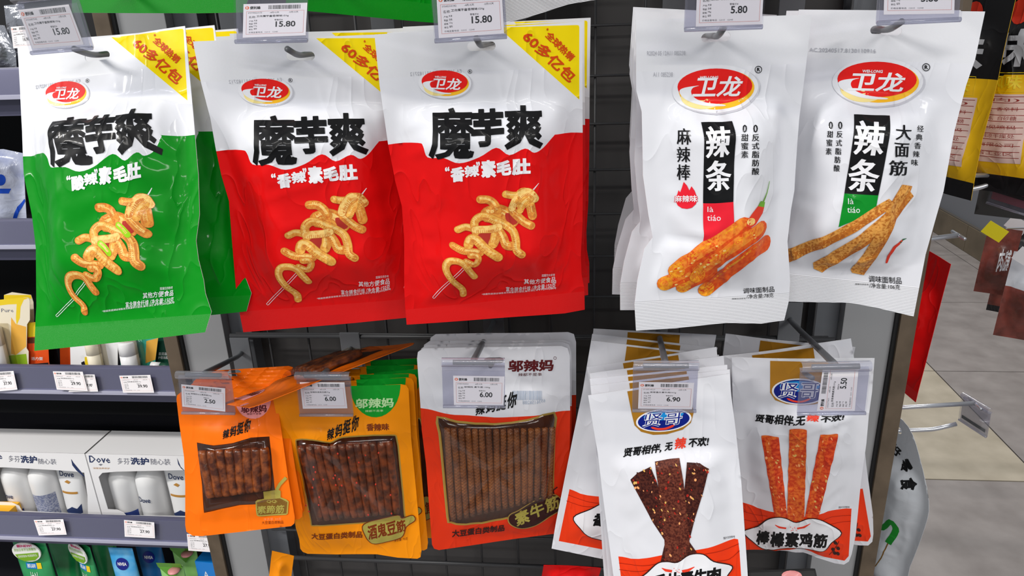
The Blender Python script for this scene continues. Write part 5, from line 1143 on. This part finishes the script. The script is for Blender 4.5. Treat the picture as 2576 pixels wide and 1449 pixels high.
class Tub:
    def __init__(s, w, zt, dep=.016): s.w, s.zt, s.dep = w, zt, dep
    def front(s, u, v):
        t = np.clip((np.asarray(v)/s.zt-.08)/.92, 0, 1); a = np.interp(t, [0, .25, .55, .8, .93, 1], [.72, .84, .95, 1, 1, 1]); b = np.interp(t, [0, .25, .55, .8, .93, 1], [1, .95, .7, .4, .12, .05])
        return -s.dep*b*np.sqrt(np.clip(1-(np.asarray(u)/(s.w/2*a))**2, 0, 1))-.0004
tube_g = mat('emerald_tube', (18, 124, 66), .3, coat=.3, var=((60, 178, 110), 14, .4, .75)); tube_b = mat('sky_blue_tube', (60, 164, 226), .3, coat=.3, var=((140, 206, 240), 22, .45, .75)); tube_t = mat('deep_blue_tube', (24, 92, 150), .35); tube_l = mat('light_green_tube', (150, 208, 120), .3, coat=.2)
n_white = mat('tag_white', (236, 236, 232), .4); n_lime = mat('tag_lime', (120, 170, 30), .4); n_mag = mat('tag_magenta', (206, 40, 110), .4); n_sky = mat('plate_blue', (16, 116, 190), .4); n_disc = mat('navy_disc', (14, 30, 130), .35); n_pink = mat('pink_seal', (226, 150, 150), .45)
def green_x(root, w, zt):
    P = Print(.006); T_ = Tub(w, zt)
    P.text('控油', (-.008, zt-.058), (.008, zt-.058), (-.008, zt-.11), n_white, .01, 3); P.rect(-.012, zt-.052, .008, zt-.04, n_sky, 2); P.rect(.008, zt-.052, .016, zt-.04, honey, 2); P.text('肌研', (-.010, zt-.0425), (.006, zt-.0425), (-.010, zt-.050), n_white, .02, 3)
    P.build('front_print', T_, root)['kind'] = 'stuff'
    t = link('hang_tag', bpy.data.meshes.new('hang_tag'), root); me = t.data; pts = ellipse_pts((0, zt-.014), (.026, zt-.014), (0, zt+.006), 28)
    me.from_pydata([(float(p[0]), -.009-.002*k, float(p[1])) for k in (0, 1) for p in pts], [], [tuple(range(28)), tuple(range(28, 56))[::-1]]+[(i, (i+1) % 28, 28+(i+1) % 28, 28+i) for i in range(28)]); me.materials.append(n_white)
    P = Print(.05); P.poly([(-.022, zt-.019), (.022, zt-.013), (.021, zt-.022), (.012, zt-.030), (-.008, zt-.033), (-.018, zt-.028)], n_lime, 2); P.text('新NEW!', (-.014, zt+.002), (.014, zt+.004), (-.014, zt-.004), n_mag, .03, 2); P.text('添加日本宇治茶精华', (-.022, zt-.007), (.020, zt-.003), (-.022, zt-.013), n_lime, 0, 2); P.text('透明质酸钠+氨基酸表活', (-.018, zt-.021), (.018, zt-.016), (-.017, zt-.026), n_white, 0, 3)
    o = P.build('tag_print', FLAT, t); o.location = (0, -.0115, 0)
squeeze(.955, (72, 1362), .062, .2, .454, tube_g, 'emerald squeeze tube with a white oval tag at the lower left corner', extra=green_x); squeeze(.962, (205, 1366), .048, .2, .454, tube_g, 'emerald squeeze tube with an oval tag beside the sky blue tube', extra=green_x, rz=-24)
squeeze(1.03, (150, 1352), .055, .2, .454, tube_g, 'emerald squeeze tube in shade between the two tagged green tubes'); squeeze(1.04, (255, 1350), .05, .2, .454, tube_g, 'emerald squeeze tube in shade behind the sky blue tube')
def disc_x(root, w, zt):
    P = Print(.006); P.ell((0, zt-.030), (.0115, zt-.030), (0, zt-.0185), n_disc, 2, 24); P.text('NIVEA', (-.008, zt-.027), (.008, zt-.027), (-.008, zt-.033), n_white, .03, 3); P.build('brand_disc', Tub(w, zt), root)
squeeze(.955, (302, 1378), .045, .2, .454, tube_b, 'sky blue squeeze tube with a navy disc on the lowest shelf', extra=disc_x); squeeze(1.01, (370, 1362), .05, .2, .454, tube_t, 'deep blue squeeze tube in shade behind the sky blue one', extra=disc_x)
def seal_x(root, w, zt):
    fr_ = mat('green_film_wrap', (90, 150, 50), .25); V = [(-w*.5, -.004, zt-.002), (w*.5, -.004, zt-.002), (w*.1, -.010, zt-.024), (-w*.5, -.006, zt+.008), (w*.5, -.006, zt+.008)]
    mesh('film_wrap', V, [(0, 1, 2), (0, 3, 4, 1)], fr_, root); lathe('seal', [(.0001, -.001), (.010, -.001), (.010, .001), (.0001, .001)], n_pink, root, (w*.25, -.011, zt-.003), 16).rotation_euler = (0, 0, 0)
squeeze(.955, (430, 1420), .044, .2, .454, tube_l, 'light green squeeze tube in front, lowest of the two', extra=seal_x); squeeze(1.0, (462, 1378), .046, .2, .454, tube_l, 'light green squeeze tube behind the other light green one', extra=seal_x)
bb = empty('blue_carton', tuple(atY(498, 1449, .965)), (0, 0, -.1), 'sky blue carton at the foot of the bronze upright', 'carton'); box('carton', (0, 0, -.06), (.045, .03, .032), mat('azure_carton', (20, 128, 214), .35), bb, bevel=.001)
P = Print(.05); P.text('A', (.012, .012), (.022, .012), (.012, -.002), n_white, 0, 1); P.build('carton_print', FLAT, bb)
yb = box('yellow_pack', tuple(atY(-30, 1350, .945)), tuple(atY(18, 1290, .945)+X([0, .03, 0])), mat('yellow_carton', (240, 176, 20), .4), bevel=.001); tag(yb, 'yellow pack cut off by the left picture edge', 'carton')
# clear bag with blue print, silver packs
c_bag = mat('milky_film', (190, 196, 216), .25, coat=.4, var=((120, 132, 180), 26, .45, .7), bump=('n', 40, .6, .003)); i_blue = ink('cobalt_ink', (28, 76, 190))
frK = Frame(tuple(atY(0, 380, .97)), (-6, 0, 0)); shK = Sheet([frK.L(*p) for p in [(-70, 378), (10, 375), (58, 385), (62, 430), (66, 500), (72, 592), (-66, 592)]], .016, seed=44, side=.004, top=.01, bot=.004, rs=.03, rv=.03, amp=1.4)
rk = empty('clear_bag', frK.loc, frK.rot, 'milky clear bag with blue print on the shelf at the left edge', 'bag'); body('bag_film', shK, [c_bag], rk); P = Print(); q = lambda x, y: frK.L(x, y, shK)
P.ell(q(6, 452), q(18, 452), q(6, 466), i_blue, 2, 20); P.poly([q(-10, 474), q(30, 474), q(26, 486), q(-10, 486)], i_blue, 2); P.poly([q(44, 520), q(62, 500), q(64, 506), q(50, 530), q(34, 590), q(30, 590)], i_blue, 2); P.build('blue_print', shK, rk)
silver = mat('silver_film', (176, 178, 186), .18, metal=.7, bump=('n', 45, .8, .004))
for k, (pts, Y, lbl) in enumerate((([(12, 14), (62, 10), (72, 60), (60, 180), (18, 182), (20, 90)], .97, 'silver hang pack behind the half hidden price card'), ([(-40, 60), (12, 64), (40, 130), (44, 190), (-40, 190)], .955, 'crumpled silver pack at the upper left picture edge'))):
    frk = Frame(tuple(atY(*pts[0], Y)), (-5, 0, 0)); shk = Sheet([frk.L(*p) for p in pts], .010, seed=50+k, side=.003, top=.006, bot=.004, rs=.02, rv=.02, amp=1.5); rr = empty('silver_pack', frk.loc, frk.rot, lbl, 'snack bag'); body('pack_film', shk, [silver], rr)
# ------------------------------------------------------------------ end of the fixture, aisle and far fixture on the right
XE = .393
tag(box('wall_end', (X1+.002, YP+.05, .05), (XE, 1.80, 2.0), g_steel), 'grey end panel of the fixture', 'panel', kind='structure')
g_chrome = mat('zinc_hook', (196, 198, 204), .28, .5, .75)
def end_hook(Y, z, xe, label, hx=None, zt=.015, prong=(-.038, .0)):
    r = empty('display_hook', (XE, Y, z), label=label, cat='hook', group='zinc hooks on the fixture end')
    box('back_plate', (0, -.013, -.06), (.003, .013, .02), g_chrome, r, bevel=.0008)
    tube('card_arm', [(.002, 0, 0), (xe-XE, 0, zt)], .0033, g_chrome, r, 10); tube('cross_bar', [(xe-XE, -.018, zt), (xe-XE, .018, zt)], .0023, g_chrome, r, 8)
    L_ = xe-XE-.02; tube('lower_prong', bend([(.002, 0, prong[0]), (L_-.03, 0, prong[0]+.008), (L_, 0, prong[0]+.018)], .01), .0033, g_chrome, r, 10)
    return r
end_hook(1.0, .930, .566, 'lower zinc hook reaching out over the floor tiles'); end_hook(1.0, 1.281, .560, 'upper zinc hook below the yellow and black pouches', zt=0.0, prong=(-.026, 0)); end_hook(1.02, 1.50, .60, 'zinc hook carrying the yellow and black pouches'); end_hook(1.0, 1.185, .50, 'zinc hook carrying the red pouch')
def end_holder(x, Y, z, rz, label, card=None):
    fr = Frame((x, Y, z), (0, 0, rz)); holder(fr, .055, .038, -.040, label)
    if card: box('price_card', (0, 0, 0), (1, 1, 1), p_paper)
fr = Frame((.568, 1.0, .944), (0, -4, -78)); holder(fr, .056, .037, -.039, 'empty clear label holder on the lower zinc hook')
o = box('label_strip', (-.024, -.0006, -.034), (.024, -.0002, -.029), g_black); o.location = fr.loc; o.rotation_euler = fr.rot; tag(o, 'dark strip inside the empty holder over the floor', 'label')
fr = Frame((.560, 1.0, 1.281), (0, 5, -62)); holder(fr, .060, .045, -.047, 'clear label holder with a mauve card beside the far meat packs')
o = box('price_card', (-.026, -.0006, -.040), (.026, -.0002, -.006), mat('mauve_card', (150, 92, 104), .5)); o.location = fr.loc; o.rotation_euler = fr.rot; tag(o, 'mauve card with a dark stripe in the holder at the right edge', 'price card')
o = box('label_strip', (-.024, -.0014, -.030), (.024, -.0010, -.025), g_black); o.location = fr.loc; o.rotation_euler = fr.rot; tag(o, 'dark stripe across the mauve card at the right edge', 'label')
fr = Frame((.462, 1.02, 1.085), (0, 8, -72)); holder(fr, .056, .040, -.042, 'clear label holder beside the red pouch at the bronze upright')
# black and yellow pouches
film_k = mat('black_film', (16, 15, 18), .34, .45, coat=.15, bump=('c', 22, .30, .0018)); film_yl = mat('deep_yellow_film', (240, 188, 14), .34, .45, coat=.15, bump=('c', 22, .30, .0018)); i_sil = ink('silver_grey_ink', (176, 176, 180)); i_rdb = ink('dark_red_ink', (150, 56, 50)); i_tab = ink('pale_table_ink', (226, 196, 186))
def yellow_pouch(loc, rot, seed, label, w=.155, h=.255):
    fr = Frame(loc, rot); o = [(-w/2, .01), (w/2, .01), (w/2, -h*.4), (w/2-.004, -h*.7), (w/2, -h), (-w/2, -h), (-w/2+.004, -h*.6), (-w/2, -h*.3)]
    sh = Sheet(o, .014, seed=seed, side=.006, top=.05, bot=.018, rs=.035, rv=.04, amp=1.2); r = empty('snack_pouch', fr.loc, fr.rot, label, 'snack bag', 'yellow and black pouches on the fixture end')
    ky = [(-.2, .2), (.2, .2), (.2, -h*.42), (.03, -h*.42), (.022, -h*.45), (-.01, -h*.46), (-.03, -h*.43), (-.2, -h*.42)]; kf = [(-.2, -h*.90), (.2, -h*.92), (.2, -1), (-.2, -1)]
    body('pouch_body', sh, [film_yl, film_k], r, [slot((0, -.012), (.012, 0), (0, .004))], [([X(p) for p in ky], 1), ([X(p) for p in kf], 1)], .0045)
    P = Print(); P.text('味', (.012, -.055), (.058, -.055), (.012, -.098), i_sil, .03, 2); P.text('风味', (.014, -.108), (.050, -.108), (.014, -.124), honey, .02, 2)
    P.stroke([X(p) for p in ((.010, -.105), (.054, -.105), (.054, -.127), (.010, -.127))], .0008, honey, 2, closed=True)
    P.ell((.030, -.035), (.042, -.035), (.030, -.020), i_chil, 2, 16)
    P.rect(-.02, -.215, .058, -.13, i_tab, 2)
    for k in range(11): P.rect(-.018, -.1325-k*.0075-.0008, .056, -.1325-k*.0075, i_rdb, 3)
    for k, t in enumerate(('(鸡肉)', '盐、辣椒、香辛料', '食用植物油、白砂糖', '保质期:见喷码', '贮存于阴凉干燥处', '食品有限公司', '四川省工业区')): P.text(t, (-.010, -.1345-k*.011), (.050, -.1345-k*.011), (-.010, -.1395-k*.011), i_rdb, 0, 3)
    P.build('back_print', sh, r, 'pale ingredient table, grey characters and gold lettering'); return r
yellow_pouch((.455, 1.02, 1.515), (0, 2, -62), 61, 'yellow and black pouch nearest the white stick pouch'); yellow_pouch((.505, 1.02, 1.515), (1, -2, -58), 62, 'yellow and black pouch in the middle of its hook'); yellow_pouch((.565, 1.02, 1.515), (0, 1, -48), 63, 'yellow and black pouch with ingredient table at the right edge')
# red pouch seen on edge
frR = Frame((.452, 1.0, 1.175), (0, 6, -74)); shR = Sheet([(-.06, .01), (.06, .01), (.062, -.12), (.066, -.2), (-.066, -.2), (-.06, -.1)], .016, seed=66, side=.005, top=.04, bot=.015, rs=.03, rv=.04, amp=1.2)
rr = empty('snack_pouch', frR.loc, frR.rot, 'red pouch peeping out behind the right bronze upright', 'snack bag'); body('pouch_body', shR, [film_r, film_rx], rr, [slot((0, -.012), (.012, 0), (0, .004))], [([X([-.2, -.185]), X([.2, -.185]), X([.2, -1]), X([-.2, -1])], 1)])
# grey-white pouch with rounded shoulders
film_s = mat('silver_white_film', (196, 200, 206), .32, .45, coat=.2, bump=('n', 45, .35, .002)); i_grn = ink('leaf_green_ink', (30, 130, 44)); i_ln = ink('thin_grey_ink', (150, 154, 160))
frS = Frame((.462, 1.0, .905), (0, 5, -66)); oS = smoothline([(-.02, .012), (.02, .012), (.05, -.02), (.082, -.075), (.088, -.12), (.084, -.2), (.075, -.29), (-.075, -.29), (-.084, -.2), (-.088, -.12), (-.08, -.07), (-.05, -.02)], 3, True)
shS = Sheet(oS, .016, seed=71, side=.008, top=.06, bot=.01, rs=.035, rv=.05, amp=1.0); rs_ = empty('snack_pouch', frS.loc, frS.rot, 'grey white pouch with rounded shoulders on the lower zinc hook', 'snack bag'); body('pouch_body', shS, [film_s], rs_, [slot((0, -.004), (.012, 0), (0, .005))])
P = Print()
for k, t in enumerate('国民好零食'): a = math.radians(128-k*24); c = X([.062*math.cos(a), -.098+.062*math.sin(a)]); tx = X([math.sin(a), -math.cos(a)]); ux = X([math.cos(a), math.sin(a)]); P.text(t, c-tx*.009+ux*.009, c+tx*.009+ux*.009, c-tx*.009-ux*.009, i_black, .04, 3)
P.stroke(smoothline([X(p) for p in ((-.07, -.13), (-.02, -.155), (.03, -.165), (.046, -.14), (.055, -.15), (.05, -.18))], 4), .008, i_grn, 2)
P.stroke(smoothline([X(p) for p in ((.05, -.18), (.044, -.23), (.02, -.285))], 3), .0014, i_dol, 2)
for k in range(9): P.rect(-.05, -.190-k*.004-.0008, .02-(k % 3)*.01, -.190-k*.004, i_ln, 2)
P.stroke([X(p) for p in ((-.055, -.186), (.032, -.186), (.032, -.212), (-.055, -.212))], .0006, i_ln, 2, closed=True)
x = -.05
while x < -.02: w = rnd.choice((.0006, .001, .0015)); P.rect(x, -.262, x+w, -.238, i_black, 2); x += w+rnd.choice((.0007, .0012))
P.build('back_print', shS, rs_, 'black arched characters, green band and small table')
frT = Frame((.445, .99, .63), (0, -14, -66)); shT = Sheet([(-.05, .01), (.05, .01), (.055, -.2), (-.055, -.2)], .014, seed=75, side=.005, top=.03, bot=.014, rs=.03, rv=.03, amp=1.0)
rt = empty('snack_pouch', frT.loc, frT.rot, 'white and pink pouch corner at the lowest right upright', 'snack bag'); body('pouch_body', shT, [film_s, ink('rose_ink', (216, 44, 90))], rt, [], [([X(p) for p in ((-.05, -.02), (.03, .02), (.05, .02), (-.03, -.06))], 1)])
# far fixture with its plinth
g_far = mat('far_panel_grey', (120, 121, 126), .6); g_plinth = mat('bronze_plinth', (118, 104, 84), .5, var=((96, 84, 66), 6, .35, .7))
tag(box('wall_right', (2.40, 1.2, .17), (2.44, 8, 2.2), g_far), 'grey side of the far fixture across the aisle', 'panel', kind='structure')
pl = tag(box('baseboard_right', (2.38, 1.2, 0), (2.43, 8, .17), g_joint), 'bronze plinth of the far fixture', 'plinth', kind='structure')
for k in range(6): box('plinth_board', (2.372, 1.2+k*1.15+.002, .002), (2.381, 1.2+(k+1)*1.15-.002, .165), g_plinth, pl)
# meat snack packs on a rack at the right edge
rack = empty('rack_post', (1.95, 2.25, 0), label='display rack post beyond the right picture edge', cat='rack'); box('post', (0, -.3, 0), (.04, .3, 1.7), g_steel_d, rack); box('foot', (-.02, -.32, 0), (.06, .32, .03), g_steel_d, rack)
film_m = mat('brown_meat_film', (96, 44, 34), .35, coat=.2, var=((150, 70, 58), 16, .4, .65), bump=('n', 30, .4, .004))
def far_pack(px, Y, w, h, label, seed, mats_, zones, card, rz=-25):
    p = atY(*px, Y); fr = Frame(tuple(p), (0, 2, rz)); sh = Sheet([(-w/2, .0), (w/2, .0), (w/2, -h*.5), (w/2*.98, -h), (-w/2*.98, -h), (-w/2, -h*.5)], .03, seed=seed, side=.01, top=.05, bot=.02, rs=.05, rv=.06, amp=1.6)
    r = empty('snack_pouch', fr.loc, fr.rot, label, 'snack bag', 'meat snack packs on the rack'); body('pouch_body', sh, mats_, r, [], zones, .008)
    P = Print(.02); P.text('肉脯', (.0, -h*.3), (.03, -h*.3), (.0, -h*.62), i_white, .02, 2); P.build('front_print', sh, r)
    hk = empty('display_hook', (p[0], p[1], p[2]), label='hook carrying the '+label, cat='hook'); tube('arm', [(0, -.0, .0), (1.95-p[0], .0, .02)], .003, g_chrome, hk, 8)
    c = box('price_card', (-.028, -.02, -.02), (.028, -.0195, .02), card); c.location = (p[0]-.045, p[1]-.03, p[2]+.005); c.rotation_euler = (0, .5, -.5); tag(c, 'small card on the '+label, 'price card')
far_pack((2530, 575), 2.2, .085, .205, 'brown meat pack hanging at the right picture edge', 81, [film_m], [], mat('yellow_card', (240, 220, 20), .5)); far_pack((2585, 560), 2.3, .10, .30, 'black meat pack behind the brown one at the right edge', 82, [film_k, film_m], [([X([-.2, -.2]), X([.2, -.2]), X([.2, -.28]), X([-.2, -.28])], 1)], p_paper); far_pack((2612, 640), 2.0, .11, .25, 'white and red meat pack cut off by the right edge', 83, [film_w, film_m], [([X([-.2, -.1]), X([.2, -.1]), X([.2, -.26]), X([-.2, -.26])], 1)], p_paper)
far_pack((2560, 395), 1.5, .10, .12, 'green and dark pack below the yellow pouches', 84, [mat('dim_dark_film', (40, 38, 36), .4), mat('bright_green_film', (40, 190, 70), .4)], [([X([.0, -.02]), X([.2, -.02]), X([.2, -.07]), X([.0, -.07])], 1)], p_paper)
# bits at the lower edge
for lbl, px, Y, rot, m, w, h in (('red packet corner at the lower edge under the vermilion pouch', (1440, 1424), .72, (20, 6, 5), film_r, .07, .10), ('yellow packet corner at the lower edge beside the left upright', (712, 1392), .76, (0, 14, 0), film_oy, .03, .12)):
    fr = Frame(tuple(atY(*px, Y)), rot); sh = Sheet([(-w/2, 0), (w/2, 0), (w/2, -h), (-w/2, -h)], .012, seed=90, side=.004, top=.01, bot=.01, rs=.02, rv=.02, amp=1.2); r = empty('snack_pouch', fr.loc, fr.rot, lbl, 'snack bag'); body('pouch_body', sh, [m], r)
tr = empty('snack_tray', tuple(atY(1965, 1432, .72)), (math.radians(-50), 0, .1), 'black snack tray at the lower edge under the red stick pouch', 'tray'); box('tray', (-.04, -.002, -.08), (.04, .012, 0), g_black, tr, bevel=.003); P = Print(.05); P.ell((.01, -.008), (.022, -.008), (.01, -.002), i_pink, 2, 16); P.rect(-.03, -.03, .03, -.012, i_meat, 1); o = P.build('lid_print', FLAT, tr); o.location = (0, -.0025, 0)
